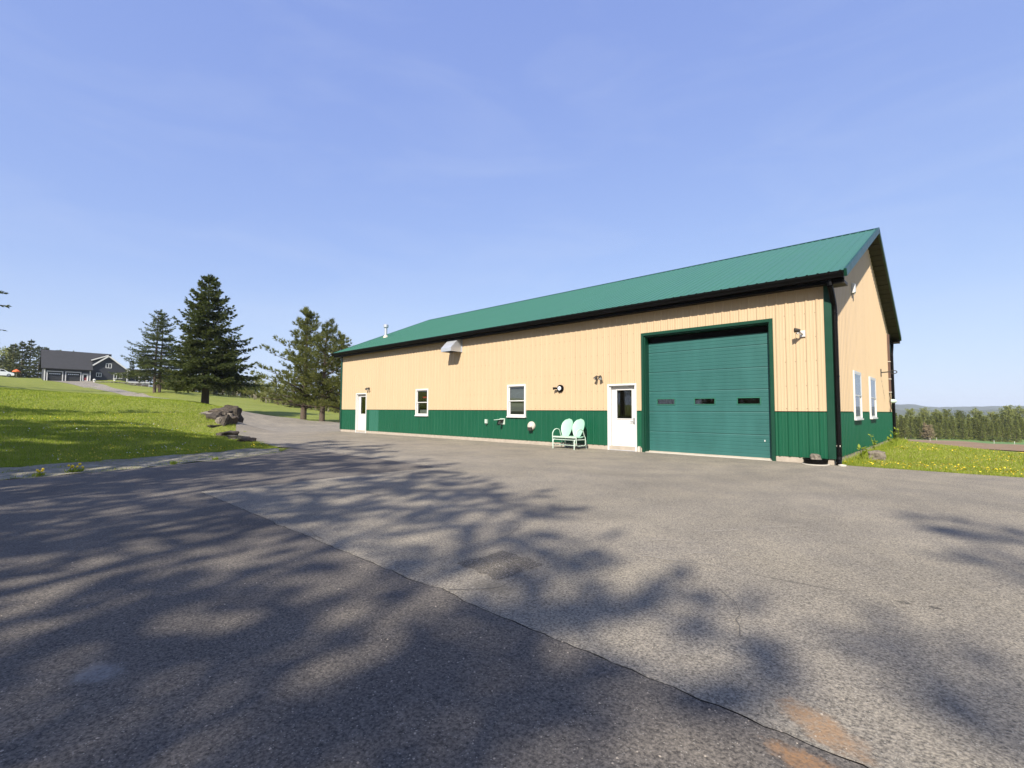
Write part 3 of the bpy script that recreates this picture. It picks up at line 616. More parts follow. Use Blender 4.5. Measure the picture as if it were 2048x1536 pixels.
# ---- double-hung windows
def window(fr, o, behind, gable=False):
    u0, u1, z0, z1 = o; T = .058 if gable else .07; par = thing('window', None, None, tuple(Vector(fr['O'])+Vector(fr['U'])*((u0+u1)/2)+Vector(fr['V'])*z0)); par.parent = barn; par.location -= barn.location
    n1 = .05 if gable else .045
    mb = MB(**fr).frame(u0, u1, z0, z1, T, -.05, n1); mb.box(u0-.012, u1+.012, z0-.018, z0+.028, .0, n1+.03)
    b_child(mb, 'window_frame', M['white'], par)
    zm = (z0+z1)/2; a, b = u0+T, u1-T
    for nm, c, d, nn_ in (('upper_sash', zm-.02, z1-T, .04 if gable else -.008), ('lower_sash', z0+T, zm+.02, .02 if gable else -.036)):
        s_ = b_child(MB(**fr).frame(a+.002, b-.002, c+.001, d-.001, .034, nn_-.02, nn_+.008), nm, M['white'], par)
        MB(**fr).box(a+.034, b-.034, c+.033, d-.033, (nn_-.001 if gable else nn_-.008), (nn_+.003 if gable else nn_-.004)).build('pane', M['glass'], s_)
    if 'screen' in behind:
        b_child(MB(**fr).box(a+.03, b-.03, z0+T+.03, zm-.02, -.012, -.008), 'insect_screen', M['screen'], par)
        b_child(MB(**fr).box(a+.03, b-.03, zm+.02, z1-T-.03, .012, .016), 'roller_blind', M['blind'], par)
    if 'blind' in behind:
        mb = MB(**fr); k = 0; v = z0+T+.16
        while v < z1-T-.03:
            mb.add([(a+.01, v, -.075), (b-.01, v, -.075), (b-.01, v+.028, -.10), (a+.01, v+.028, -.10)], [(0, 1, 2, 3)]); v += .036
        tag(b_child(mb, 'blind_slats', M['blind'], par), kind='stuff')
        b_child(MB(**fr).box(a, b, z0+T+.01, z0+T+.15, -.11, -.1), 'window_clutter', M['dark'], par)
    if 'sign' in behind:
        b_child(MB(**fr).box(a+.10, a+.46, zm+.20, zm+.27, -.055, -.045), 'red_sign', M['red'], par)
        b_child(MB(**fr).box(a+.08, a+.14, zm+.05, zm+.13, -.055, -.045), 'white_tag', M['white'], par)
        b_child(MB(**fr).box(a+.1, b-.1, z0+T+.05, z0+T+.22, -.16, -.11), 'window_clutter', M['blind'], par)
window(FRONT, WN2, 'blind'); window(FRONT, WN1, 'sign'); window(GABLE, GW1, 'screen', True); window(GABLE, GW2, 'screen', True)
# ---- stovepipe on the roof
yp = 2.15; zp = ZE+SL*(yp+OH); sp = MB().tube([(-23.3, yp, zp-.1), (-23.3, yp, zp+.62)], .085, 14).build('stovepipe', M['zinc'], barn, True)
MB().lathe([(.16, -.02), (.155, .06), (.105, .14), (.088, .15)], 14, 'n', (-23.3, yp, zp-.02)).build('flashing', M['offwhite'], sp, True)
MB().lathe([(.10, .0), (.15, .02), (.15, .17), (.12, .2), (.04, .23)], 14, 'n', (-23.3, yp, zp+.6)).build('rain_cap', M['zinc'], sp, True)

# ------------------------------------------------------------------ things fixed to or standing by the barn
def wall_thing(fr, u, v, name, label, cat, group=None):
    return thing(name, label, cat, tuple(Vector(fr['O'])+Vector(fr['U'])*u+Vector(fr['V'])*v), group)
def fx(fr, u, v): return MB(O=tuple(Vector(fr['O'])+Vector(fr['U'])*u+Vector(fr['V'])*v), U=fr['U'], V=fr['V'], N=fr['N'])
# exhaust hood
h = wall_thing(FRONT, 14.06, 3.72, 'exhaust_hood', 'galvanised exhaust hood high on the tan wall under the eave', 'vent hood')
a, b, hh, dp = -.34, .34, .62, .63
m_ = fx(FRONT, 14.06, 3.70)
def hood_side(u): return [(u, 0, .02), (u, 0, dp), (u, .16, dp), (u, hh, .17), (u, hh, .02)]
m_.add(hood_side(a)+hood_side(b), [(0, 1, 2, 3, 4), (9, 8, 7, 6, 5), (1, 6, 7, 2), (2, 7, 8, 3), (3, 8, 9, 4)])
m_.build('hood_shell', M['zinc'], h)
fx(FRONT, 14.06, 3.70).frame(a-.04, b+.04, -.0, hh+.02, .04, .0, .026, False).build('mounting_flange', M['zinc'], h)
mm = fx(FRONT, 14.06, 3.70)
for q in range(5): mm.add([(a+.02, .06, .08+q*.11), (b-.02, .06, .08+q*.11), (b-.02, .005, .16+q*.11), (a+.02, .005, .16+q*.11)], [(0, 1, 2, 3)])
mm.build('louvre', M['zinc'], h)
# twin floodlights
def twin_flood(fr, u, v, label, mat, s=1.0):
    t = wall_thing(fr, u, v, 'floodlight', label, 'floodlight', 'floodlights on the barn wall')
    fx(fr, u, v).lathe([(.055*s, .0), (.055*s, .03*s), (.03*s, .05*s)], 12, 'n', (0, 0, .005)).build('base_plate', mat, t, True)
    for q in (-1, 1):
        f = fx(fr, u, v); f.tube([(0, 0, .03*s), (q*.04*s, .03*s, .08*s), (q*.075*s, .01*s, .12*s)], .012*s, 8); f.build('arm', mat, t, True)
        f = fx(fr, u, v); c = Vector((q*.075, .01, .12))*s; d = Vector((q*.35, -.75, .55)).normalized()
        f.tube([tuple(c-d*.03*s), tuple(c+d*.02*s), tuple(c+d*.11*s)], .03*s, 12, .062*s); hd = f.build('lamp_head', mat, t, True)
        f = fx(fr, u, v); f.tube([tuple(c+d*.1105*s), tuple(c+d*.114*s)], .052*s, 12); f.build('lens', M['lamp_glass'], hd)
    return t
twin_flood(FRONT, 21.39, 2.31, 'small bronze twin floodlight above the far white door', M['brown'])
twin_flood(FRONT, 6.60, 2.28, 'dark bronze twin floodlight above the white door beside the big teal door', M['brown'])
# round black lamp
t = wall_thing(FRONT, 8.27, 1.94, 'wall_lamp', 'round black wall lamp with pale centre above the mint bench', 'wall lamp')
fx(FRONT, 8.27, 1.94).lathe([(.135, 0), (.135, .05), (.12, .075), (.085, .08)], 20, 'n', (0, 0, .005)).build('housing', M['black'], t, True)
fx(FRONT, 8.27, 1.94).lathe([(.075, .081), (.07, .1), (.03, .11)], 16, 'n', (0, 0, .005)).build('lens', M['lamp_glass'], t, True)
fx(FRONT, 8.27, 1.94).tube([(.08, .0, .08), (.15, .01, .13), (.23, .0, .16)], .03, 10, .05).build('sensor', M['black'], t, True)
# white security light high beside the big door
t = wall_thing(FRONT, .60, 3.11, 'security_light', 'white security light with dark head high beside the corner trim', 'floodlight')
fx(FRONT, .60, 3.11).bbox(-.06, .06, -.08, .08, .02, .05, .01).build('base_plate', M['white'], t)
fx(FRONT, .60, 3.11).tube([(0, 0, .05), (.01, .01, .14), (.03, .05, .24)], .03, 10, .022).build('arm', M['white'], t, True)
f = fx(FRONT, .60, 3.11); f.tube([(.0, .06, .25), (.06, .07, .27), (.12, .07, .30)], .03, 12, .06); f.build('lamp_head', M['brown'], t, True)
f = fx(FRONT, .60, 3.11); f.tube([(.04, .02, .22), (.08, -.01, .25)], .025, 10, .03); f.build('motion_sensor', M['white'], t, True)
# low wall fittings
t = wall_thing(FRONT, 12.10, .68, 'junction_box', 'small grey box low on the green wall, left of the bent vent pipe', 'junction box')
fx(FRONT, 12.10, .68).bbox(-.06, .06, -.08, .09, .005, .09, .012).build('box_body', M['mint_tube'], t); fx(FRONT, 12.10, .68).tube([(0, -.08, .05), (0, -.14, .05)], .02, 8).build('conduit', M['steel'], t)
t = wall_thing(FRONT, 11.20, .70, 'vent_pipe', 'pale bent vent pipe with flat hood low under the blinds window', 'vent pipe')
fx(FRONT, 11.20, .70).bbox(-.14, .14, -.12, .12, .003, .022, .004).build('wall_plate', M['mint_tube'], t)
fx(FRONT, 11.20, .70).tube([(-.03, 0, .02), (-.03, 0, .17), (-.03, -.06, .22), (-.03, -.10, .22)], .05, 12).build('pipe', M['dark'], t, True)
fx(FRONT, 11.20, .70).prism([(-.11, .075), (.24, .05), (.24, .07), (-.11, .10)], .01, .26).build('hood', M['mint_tube'], t)
t = wall_thing(FRONT, 9.64, .56, 'dryer_vent', 'round cream dryer vent cap low on the green wall left of the bench', 'dryer vent')
fx(FRONT, 9.64, .56).lathe([(.17, 0), (.17, .05), (.15, .085), (.09, .10), (.02, .10)], 22, 'n', (0, 0, .004)).build('cap', M['offwhite'], t, True)
fx(FRONT, 9.64, .56).prism([(-.10, -.05), (.10, -.05), (.085, -.17), (-.085, -.17)], .09, .15).build('outlet', M['brown'], t)
fx(FRONT, 9.64, .56).lathe([(.06, .101), (.06, .115), (.03, .12)], 14, 'n', (-.04, .03, .004)).build('knob', M['white'], t, True)
# gable fittings
t = wall_thing(GABLE, 3.30, 4.80, 'alarm_box', 'white siren box high on the shaded part of the gable wall', 'alarm box')
fx(GABLE, 3.30, 4.80).bbox(-.10, .10, -.15, .15, .02, .11, .03).build('box_body', M['white'], t); fx(GABLE, 3.30, 4.80).box(-.05, .05, -.18, -.15, .03, .08).build('bracket', M['steel'], t)
t = wall_thing(GABLE, 9.6, 2.68, 'yard_lamp', 'arm lamp with ring guard on the gable wall right of the windows', 'wall lamp')
fx(GABLE, 9.6, 2.68).bbox(-.06, .06, -.16, .14, .02, .045, .006).build('wall_plate', M['brown'], t)
fx(GABLE, 9.6, 2.68).tube([(0, 0, .04), (0, .01, .2), (0, .02, .33)], .022, 8).build('arm', M['brown'], t, True)
f = fx(GABLE, 9.6, 2.68); f.tube([(0, .06*math.cos(q), .42+.1*math.sin(q)) for q in np.linspace(0, 2*math.pi, 14)[:-1]], .016, 6, closed=True); f.build('ring_guard', M['brown'], t, True)
t = wall_thing(GABLE, 12.35, 1.9, 'conduit_run', 'brown electrical conduit with pale meter fitting up the far edge of the gable wall', 'conduit')
fx(GABLE, 12.35, 0).box(-.06, .06, 1.95, 4.5, .02, .1).build('conduit_cover', M['conduit'], t)
for z in (2.55, 3.3, 1.98): fx(GABLE, 12.35, 0).box(-.09, .09, z, z+.03, .02, .115).build('strap', M['offwhite'], t)
f = fx(GABLE, 12.35, 0); f.tube([(0, 1.95, .05), (.03, 1.75, .06), (-.02, 1.5, .05), (.03, 1.3, .06), (0, 1.16, .05)], .018, 6); f.build('cable', M['conduit'], t, True)
fx(GABLE, 12.9, 1.62).lathe([(.09, 0), (.09, .12), (.05, .2)], 10, 'n', (0, 0, .02)).build('meter_fitting', M['mint_tube'], t, True)

# ------------------------------------------------------------------ the mint glider bench
bn = thing('glider_bench', 'mint metal glider bench with two rounded shell backs against green wall', 'bench', (-7.46, -.55, Z0+.012))
BX0, BX1, G = -7.95, -6.97, Z0+.012
def shell(cx):
    mb = MB(); n, m = 16, 10; P = []
    for side in (0, 1):
        for i in range(n+1):
            t_ = i/n
            if t_ < .55: hw = .125+.11*math.sin(t_/.55*math.pi/2)
            else: hw = .235*math.sqrt(max(0.0008, 1-((t_-.55)/.45)**2.3))
            for j in range(m+1):
                s_ = j/m*2-1; x = cx+s_*hw; dz = .60*t_; bow = .05*(s_*hw/.235)**2+.004*math.cos(j*math.pi*2/2.0)
                P.append((x, -.47+.20*t_-bow+side*.012, G+.41+dz))
    k = (n+1)*(m+1); Fs = []
    for i in range(n):
        for j in range(m):
            a = i*(m+1)+j; Fs += [(a, a+1, a+m+2, a+m+1), (k+a, k+a+m+1, k+a+m+2, k+a+1)]
    for i in range(n):
        for j in (0, m): a = i*(m+1)+j; Fs.append((a, a+m+1, k+a+m+1, k+a))
    mb.add(P, Fs); return mb
for cx in (-7.70, -7.22): shell(cx).build('backrest', M['mint'], bn, True)
for x0, x1 in ((BX0+.02, -7.47), (-7.45, BX1-.02)):
    mb = MB(O=(0, 0, 0)); P = []; n = 8
    for i in range(n+1):
        t_ = i/n; P += [(x0, -.88+.46*t_, G+.42-.035*math.sin(t_*math.pi)), (x1, -.88+.46*t_, G+.42-.035*math.sin(t_*math.pi))]
    k = len(P); P += [(a, b, c-.015) for a, b, c in P]; Fs = [(2*i, 2*i+1, 2*i+3, 2*i+2) for i in range(n)]+[(k+2*i, k+2*i+2, k+2*i+3, k+2*i+1) for i in range(n)]+[(0, k, k+1, 1)]
    for i in range(n): Fs += [(2*i, 2*i+2, k+2*i+2, k+2*i), (2*i+1, k+2*i+1, k+2*i+3, 2*i+3)]
    mb.add(P, Fs).build('seat', M['mint'], bn, True)
MB().box(BX0, BX1, -.895, -.87, G+.375, G+.425).build('front_rail', M['mint_tube'], bn)
for x in (BX0, BX1):
    arc = [(x, -.88, G+.20), (x, -.89, G+.42)]+[(x, -.66-.23*math.cos(q), G+.47+.19*math.sin(q)) for q in np.linspace(.1, math.pi*.75, 10)]+[(x, -.44, G+.47), (x, -.40, G+.40)]
    MB().tube(arc, .017, 10).build('arm', M['mint_tube'], bn, True)
    MB().tube([(x, -.88, G+.20), (x, -.86, G+.14), (x, -.78, G+.11), (x, -.42, G+.11), (x, -.36, G+.15), (x, -.37, G+.40)], .016, 10).build('hanger_loop', M['mint_tube'], bn, True)
for x, s_ in ((BX0+.05, 1), (BX1-.05, -1)):
    MB().tube([(x, -.93, G), (x, -.93, G+.27), (x+s_*.0, -.90, G+.31), (x, -.30, G+.31), (x, -.26, G+.27), (x, -.25, G)], .019, 10).build('leg', M['mint_tube'], bn, True)
for y, z in ((-.90, .31), (-.30, .31), (-.60, .11), (-.42, .11)):
    MB().tube([(BX0+.05, y, G+z), (BX1-.05, y, G+z)], .012, 8).build('stretcher', M['mint_tube'], bn, True)
for x in (-7.62, -7.3):
    MB().tube([(x, -.62, G+.39), (x, -.60, G+.12)], .012, 8).build('hanger_rod', M['mint_tube'], bn, True)

# ------------------------------------------------------------------ tub with stone and small stones by the corner
t = thing('shallow_tub', 'black shallow tub on the ground at the corner, filled to its rim', 'tub', (-.36, -.22, Z0+.012))
mb = MB(O=(-.36, -.22, Z0+.012)); mb.lathe([(.22, 0), (.25, .03), (.26, .12), (.275, .125), (.275, .14), (.24, .14), (.235, .10), (.0, .10)], 24); mb.build('tub_body', M['black'], t, True)
MB(O=(-.36, -.22, Z0+.012)).lathe([(.285, 0), (.29, .012), (.27, .022), (.2, .022)], 24).build('saucer', M['offwhite'], t, True)
def rock(name, c, size, seed, mat, label=None, cat='rock', group=None, rz=0, tilt=0):
    """broken block: cube with its corners thrown about, split into facets and roughened"""
    rs = random.Random(seed); bm = bmesh.new(); bmesh.ops.create_cube(bm, size=1)
    for v in bm.verts: v.co = Vector(q*rs.uniform(.62, 1.12) for q in v.co)
    bmesh.ops.bevel(bm, geom=bm.edges[:]+bm.verts[:], offset=.09, segments=1, affect='EDGES')
    bmesh.ops.triangulate(bm, faces=bm.faces[:]); bmesh.ops.subdivide_edges(bm, edges=bm.edges[:], cuts=2, use_grid_fill=True)
    for v in bm.verts:
        p = v.co; k = Vector((seed*1.7, 0, 0)); v.co = p+p.normalized()*(.16*mnoise.noise(p*2.1+k)+.10*mnoise.noise(p*5.5+k)+.05*mnoise.noise(p*13+k))
    Mx = Matrix.Rotation(rz, 4, 'Z') @ Matrix.Rotation(tilt, 4, 'X') @ Matrix.Diagonal((size[0]*1.05, size[1]*1.05, size[2]*1.05, 1))
    bm.transform(Mx); me = bpy.data.meshes.new(name); bm.to_mesh(me); bm.free(); me.materials.append(mat)
    o = link(name, me, None, c); return tag(o, label, cat, group)
rock('stone', (-.36, -.24, Z0+.16), (.25, .2, .22), 44, M['rock_pale'], 'grey green stone lying in the black tub', 'stone')
rock('stone', (.55, 2.4, Z0+.10), (.42, .36, .30), 47, M['rock_pale'], 'pale sandy stone half buried in grass at the gable wall', 'stone')
MB(O=(.17, -.16, Z0+.014)).lathe([(.085, 0), (.085, .03), (.06, .035), (.055, .01)], 16).build('splash_ring', M['offwhite'], ds, True)

# ------------------------------------------------------------------ trees
class TM:
    """foliage collector: rhombic sprays and needle triangles as numpy rows"""
    def __init__(s): s.q = []
    def spray(s, c, d, wv, l, w): s.q.append((*c, *d, *wv, l, w))
    def mesh(s, name, mat):
        a = np.array(s.q, float); c, d, wv, l, w = a[:, :3], a[:, 3:6], a[:, 6:9], a[:, 9:10], a[:, 10:11]
        V = np.stack([c, c+d*l*.45+wv*w, c+d*l, c+d*l*.45-wv*w], 1).reshape(-1, 3)
        return npmesh(name, V, np.arange(len(V)).reshape(-1, 4), mat)
def conifer(seed, Ht, prof, base=.12, gap=.42, nb=6, rise=.25, droop=.45, tw=.30, sl=.34, sw=.075, per=3, dens=1.0, tr=.22, lean=(0, 0), tuft=False, side=None, foliage='spruce', bark='bark', limb=.05, irr=.18):
    rs = random.Random(seed); tm = TM(); mb = MB()
    axis = lambda z: Vector((lean[0]*(z/Ht)**1.5+.06*Ht*.2*math.sin(z*.5+seed)*irr, lean[1]*(z/Ht)**1.5+.012*Ht*math.cos(z*.43+seed)*irr, z))
    zs_ = [Ht*i/10 for i in range(11)]
    mb.tube([tuple(axis(0)+Vector((0, 0, -.3)))]+[tuple(axis(z)) for z in zs_[:1]]+[tuple(axis(z)) for z in zs_[1:]], tr*1.15, 9, .025)
    z = base*Ht; up = Vector((0, 0, 1))
    while z < Ht*.985:
        t_ = z/Ht; n = max(3, int(nb*(1 if t_ < .85 else .75))); a0 = rs.uniform(0, 6.28)
        for k in range(n):
            if rs.random() > dens: continue
            a = a0+k*6.283/n+rs.uniform(-.35, .35); L = prof(t_)*Ht*rs.uniform(1-irr*1.6, 1+irr)
            if side: L *= 1+side[1]*math.cos(a-side[0])*(1-t_)
            if L < .1: continue
            zz = z+rs.uniform(-.5, .5)*gap; o = axis(zz); dh = Vector((math.cos(a), math.sin(a), 0)); sd_ = Vector((-dh.y, dh.x, 0))
            ri = rise*(.4+t_*1.2)+rs.uniform(-.08, .08); dr = droop*(1.15-t_)
            bp = lambda s: o+dh*(L*s)+up*(L*(ri*s-dr*s*s+ (.22*s**4 if not tuft else .12*s**3)))
            if limb*L > .012: mb.tube([tuple(bp(q)) for q in (0, .3, .6, .9)], max(.012, limb*L*.28*(1.2-t_)), 4, .006)
            nt_ = max(3, int(L/tw*1.05))
            for i in range(nt_+1):
                s = .14+.86*(i+rs.uniform(-.3, .3))/nt_; s = min(1, max(.1, s)); c = bp(s); tan = (bp(min(1.05, s+.05))-bp(s-.05)).normalized()
                if tuft:
                    for q in range(per):
                        off = sd_*rs.uniform(-1, 1)*L*.22*(1.1-s*.6)+up*rs.uniform(-.05, .28)+dh*rs.uniform(-.2, .2); cc = c+off
                        ax = (tan*.9+up*rs.uniform(.35, 1.0)+sd_*rs.uniform(-.5, .5)).normalized(); cc = cc+ax*rs.uniform(0, .22)
                        for j in range(12):
                            d = (ax+Vector((rs.gauss(0, .55), rs.gauss(0, .55), rs.gauss(0, .45)))).normalized(); wv = d.orthogonal().normalized()
                            tm.spray(cc-d*.03, d, wv, sl*rs.uniform(.7, 1.25), sw*rs.uniform(.7, 1.2))
                    continue
                tl_ = min(L*.55, (1.05-s)*L*.5+.22)*rs.uniform(.65, 1.1)
                for sg in (1, -1, 0):
                    d = (tan*(.75 if sg else 1)+sd_*sg*rs.uniform(.6, 1.0)+up*rs.uniform(-.35, .12)).normalized()
                    m_ = max(1, int(tl_/sl*1.35)) if sg else 1
                    for q in range(m_):
                        f_ = (q+rs.random()*.6)/max(1, m_)
                        for e in range(per):
                            dd = (d+Vector((rs.gauss(0, .28), rs.gauss(0, .28), rs.gauss(0, .22)))).normalized()
                            wv = dd.cross(up+Vector((rs.gauss(0, .8), rs.gauss(0, .8), 0))).normalized()
                            p = c+d*(tl_*f_)+up*(-.18*tl_*f_*f_+rs.uniform(-.06, .05))
                            tm.spray(p, dd, wv, sl*rs.uniform(.65, 1.2), sw*rs.uniform(.7, 1.3))
        z += gap*rs.uniform(.75, 1.25)*(1 if t_ < .8 else .7)
    tip = axis(Ht)
    for q in range(8): d = Vector((rs.gauss(0, .3), rs.gauss(0, .3), 1)).normalized(); tm.spray(tip-up*.35, d, d.orthogonal().normalized(), .5, .05)
    return tm.mesh('crown', M[foliage]), (mb, bark)
def broadleaf(seed, Ht, stems, spread, leaves, lsz, foliage='spring', bark='bark_pale', tr=.09, low=.35, twigs=1.0):
    """multi-stemmed young tree in early leaf: thin trunks, rising limbs, sparse small leaves"""
    rs = random.Random(seed); tm = TM(); mb = MB(); up = Vector((0, 0, 1)); tips = []
    for k in range(stems):
        a = rs.uniform(0, 6.28); b = Vector((math.cos(a), math.sin(a), 0))*rs.uniform(0, .35*(stems > 1)); ln = Vector((math.cos(a), math.sin(a), 0))*rs.uniform(.02, .16)*Ht
        h = Ht*rs.uniform(.82, 1); pt = lambda s: b+ln*s*s+up*(h*s)
        mb.tube([tuple(pt(q)-up*(.2 if q == 0 else 0)) for q in (0, .25, .5, .75, 1)], tr*rs.uniform(.7, 1.1), 6, .012)
        for i in range(int(13*twigs)):
            s = rs.uniform(low, .97); c = pt(s); a2 = rs.uniform(0, 6.28); L = spread*Ht*(1.15-s)*rs.uniform(.7, 1.3)+.25
            d = (Vector((math.cos(a2), math.sin(a2), 0))+up*rs.uniform(.35, 1.0)).normalized(); e = c+d*L
            mb.tube([tuple(c), tuple(c+d*L*.5+up*.04*L), tuple(e)], .018, 3, .005)
            for q in range(4): tips.append((c+d*L*rs.uniform(.25, 1.1), L))
    per = max(1, leaves//max(1, len(tips)))
    for c, L in tips:
        for q in range(per):
            p = c+Vector((rs.gauss(0, 1), rs.gauss(0, 1), rs.gauss(0, .8)))*L*.26; d = Vector((rs.gauss(0, 1), rs.gauss(0, 1), rs.gauss(0, .7))).normalized()
            tm.spray(p, d, d.orthogonal().normalized(), lsz*rs.uniform(.6, 1.3), lsz*.36)
    return tm.mesh('crown', M[foliage]), (mb, bark)
def place_tree(name, label, cat, loc, variant, rz=0, sc=1.0, group=None, sz=None):
    crown, trunk = variant; loc = (loc[0], loc[1], loc[2])
    t = thing(name, label, cat, loc, group, rz); t.scale = (sc, sc, sz or sc)
    c = link('crown', crown, t)
    if isinstance(trunk, tuple):
        mbk, bark = trunk
        me = bpy.data.meshes.new('trunk'); me.from_pydata([tuple(v) for v in mbk.v], [], mbk.f); me.materials.append(M[bark])
        for q in me.polygons: q.use_smooth = True
        trunk = me
    link('trunk', trunk, t); return t, (crown, trunk)
def ground_at(px, py, Z): v = at(px, py, Z); return (v.x, v.y, H(v.x, v.y)-.03)

spr = lambda t_: (.40-.10*t_)*(1-t_)**.72+.012
# big spruce, the double-stemmed one behind it, the pines at the barn's far end
big = conifer(11, 13.3, spr, .155, .40, 8, .22, .40, .32, .34, .048, 7, .96, .36, side=(1.2, .2), foliage='spruce', irr=.24)
place_tree('spruce_tree', 'tall dense pointed spruce, tallest tree on the lawn', 'tree', ground_at(410, 806, 50), big, .0)
dbl = lambda t_: .40*(1-t_)**.75*(1 if t_ < .75 else .9)+.012
ta = conifer(21, 15.0, dbl, .20, .62, 6, .22, .40, .36, .40, .05, 4, .76, .25, side=(-2.2, .30), irr=.28)
tb = conifer(22, 14.6, dbl, .20, .62, 6, .22, .40, .36, .40, .05, 4, .76, .23, side=(1.0, .25), irr=.28)
g_ = ground_at(309, 783, 88); t, _ = place_tree('spruce_tree', 'sparse double-stemmed spruce in front of the dark house porch', 'tree', g_, ta, .4)
_, tr2 = place_tree('spruce_tree', None, None, g_, tb, .2)
e = [o for o in bpy.data.objects if o.parent == _ ]
for o in e: o.parent = t; o.location = Vector((.25, .75, 0)); o.rotation_euler.z = .5
bpy.data.objects.remove(_)
pin = lambda t_: .41*(1-t_)**.82*(.7+.3*min(1, t_*4))+.02
p1 = conifer(31, 9.7, pin, .13, .60, 6, .32, .14, .34, .34, .019, 4, .84, .27, lean=(.1, .25), tuft=True, side=(-2.2, .28), foliage='pine', limb=.10, irr=.3)
p2 = conifer(32, 8.7, pin, .16, .62, 6, .36, .14, .34, .34, .019, 4, .84, .24, lean=(.3, .2), tuft=True, side=(.5, .2), foliage='pine', limb=.10, irr=.3)
place_tree('pine_tree', 'broad olive pine with bent trunk, left of the pair by the barn', 'tree', ground_at(606, 838, 44), p1, .3)
_, p2m = place_tree('pine_tree', 'upright darker pine with straight trunk next to the barn corner', 'tree', ground_at(643, 843, 42.5), p2, 1.0)
place_tree('pine_tree', 'pine half hidden behind the far corner of the barn', 'tree', ground_at(684, 846, 43), p2m, 3.3, .9)

# generic far trees
far = [conifer(50+i, 10, lambda t_, w_=w_: w_*(1-t_)**.8+.012, .06, .62, 6, .15, .35, .36, .55, .12, 2, .85, .16, foliage='larch') for i, w_ in enumerate((.22, .26, .19))]
farm = []
plantv = [conifer(60+i, 9, lambda t_, w_=w_: w_*1.12*(1-t_)**1.0+.012, .05, .5, 6, .2, .3, .42, .55, .12, 1, .97, .13, foliage='plant') for i, w_ in enumerate((.17, .20, .15, .18))]
birch = [broadleaf(70+i, 7.5, 4+i % 3, .17, 1500, .24, 'spring', 'bark_pale', .085) for i in range(3)]
shrub = [broadleaf(80+i, 5, 8, .26, 2200, .32, f, 'bark', .05, .06) for i, f in enumerate(('spring', 'twig', 'spring'))]
ball = [broadleaf(90+i, 12, 4, .30, 2600, .42, 'spring', 'bark', .16, .25, 1.9) for i in range(3)]
cache = {}
def far_tree(key, var, *a, **k):
    v = cache.get(key, var); t, m = place_tree(*a, v, **k) if False else place_tree(a[0], a[1], a[2], a[3], v, **k); cache[key] = m; return t
# conifers left of and behind the dark house
for i, (px, top, Z, lab) in enumerate([(4, 712, 150, 'low dark conifer at the picture edge behind the white car'), (24, 688, 148, 'dark conifer left of the tallest pair behind the white car'), (42, 683, 146, 'full dark conifer, one of the tallest pair left of the house'), (59, 683, 150, 'slim pointed conifer, right one of the tallest pair left of the house'),
                                       (76, 693, 146, 'dark bushy conifer second from the house roof'), (90, 694, 152, 'conifer rising just behind the left end of the house roof')]):
    g = ground_at(px, 752, Z*.93); tz = at(px, top, Z*.93).z; far_tree(('far', i % 3), far[i % 3], 'conifer_tree', lab, 'tree', g, rz=i*1.3, sc=(tz-g[2])/10, group='conifers left of the dark house')
g = ground_at(14, 752, 160); far_tree(('ball', 0), ball[0], 'broadleaf_tree', 'pale leafing round tree behind the conifers by the white car', 'tree', g, sc=(at(14, 690, 160).z-g[2])/12)
for i, (px, top, Z, lab) in enumerate([(114, 702, 165, 'conifer tip just above the left part of the house roof'), (142, 702.5, 165, 'conifer tip above the middle of the house roof'),
      (262, 721, 150, 'dark conifer behind the right slope of the house gable'), (280, 716, 150, 'tall dark conifer behind the house porch'), (296, 722, 148, 'dark conifer between porch and double-stemmed spruce'), (334, 734, 138, 'conifer seen right of the double-stemmed spruce'), (352, 741, 132, 'conifer in the treeline left of the big spruce, nearer to it'), (371, 748, 128, 'small conifer in the treeline just left of the big spruce trunk')]):
    g = ground_at(px, 772, Z*.9); tz = at(px, top, Z*.9).z; far_tree(('far', i % 3), far[i % 3], 'conifer_tree', lab, 'tree', g, rz=i*2.1, sc=max(.3, (tz-g[2])/10), group='conifers behind the dark house')
yb = lambda px: float(np.interp(px, [300, 395, 490, 556, 622, 677, 700], [778, 787.8, 799.7, 811.6, 822, 827.4, 829])); Zb = lambda px: float(np.interp(px, [300, 395, 490, 556, 622, 677, 700], [107, 102, 97, 90, 82, 77, 75]))
rt = random.Random(5)
row = []
for px in np.arange(318, 700, 6.5):
    q = px+rt.uniform(-3, 3); k = rt.random()
    if 515 < px < 572: kind = 'birch' if k < .75 else 'shrub'
    elif px < 400: kind = 'conifer' if k < .35 else 'shrub'
    else: kind = 'shrub' if k < .6 else ('birch' if k < .85 else 'conifer')
    h = {'birch': rt.uniform(44, 54), 'shrub': rt.uniform(20, 36), 'conifer': rt.uniform(34, 50)}[kind]
    if 420 < px < 505: h *= .75
    row.append((q, kind, h, rt.uniform(1.0, 1.10)))
row += [(548, 'conifer', 52, 1.1), (560, 'conifer', 44, 1.12)]
row += [(px+rt.uniform(-2, 2), 'shrub', rt.uniform(15, 25), 1.13) for px in np.arange(322, 700, 6.0)]
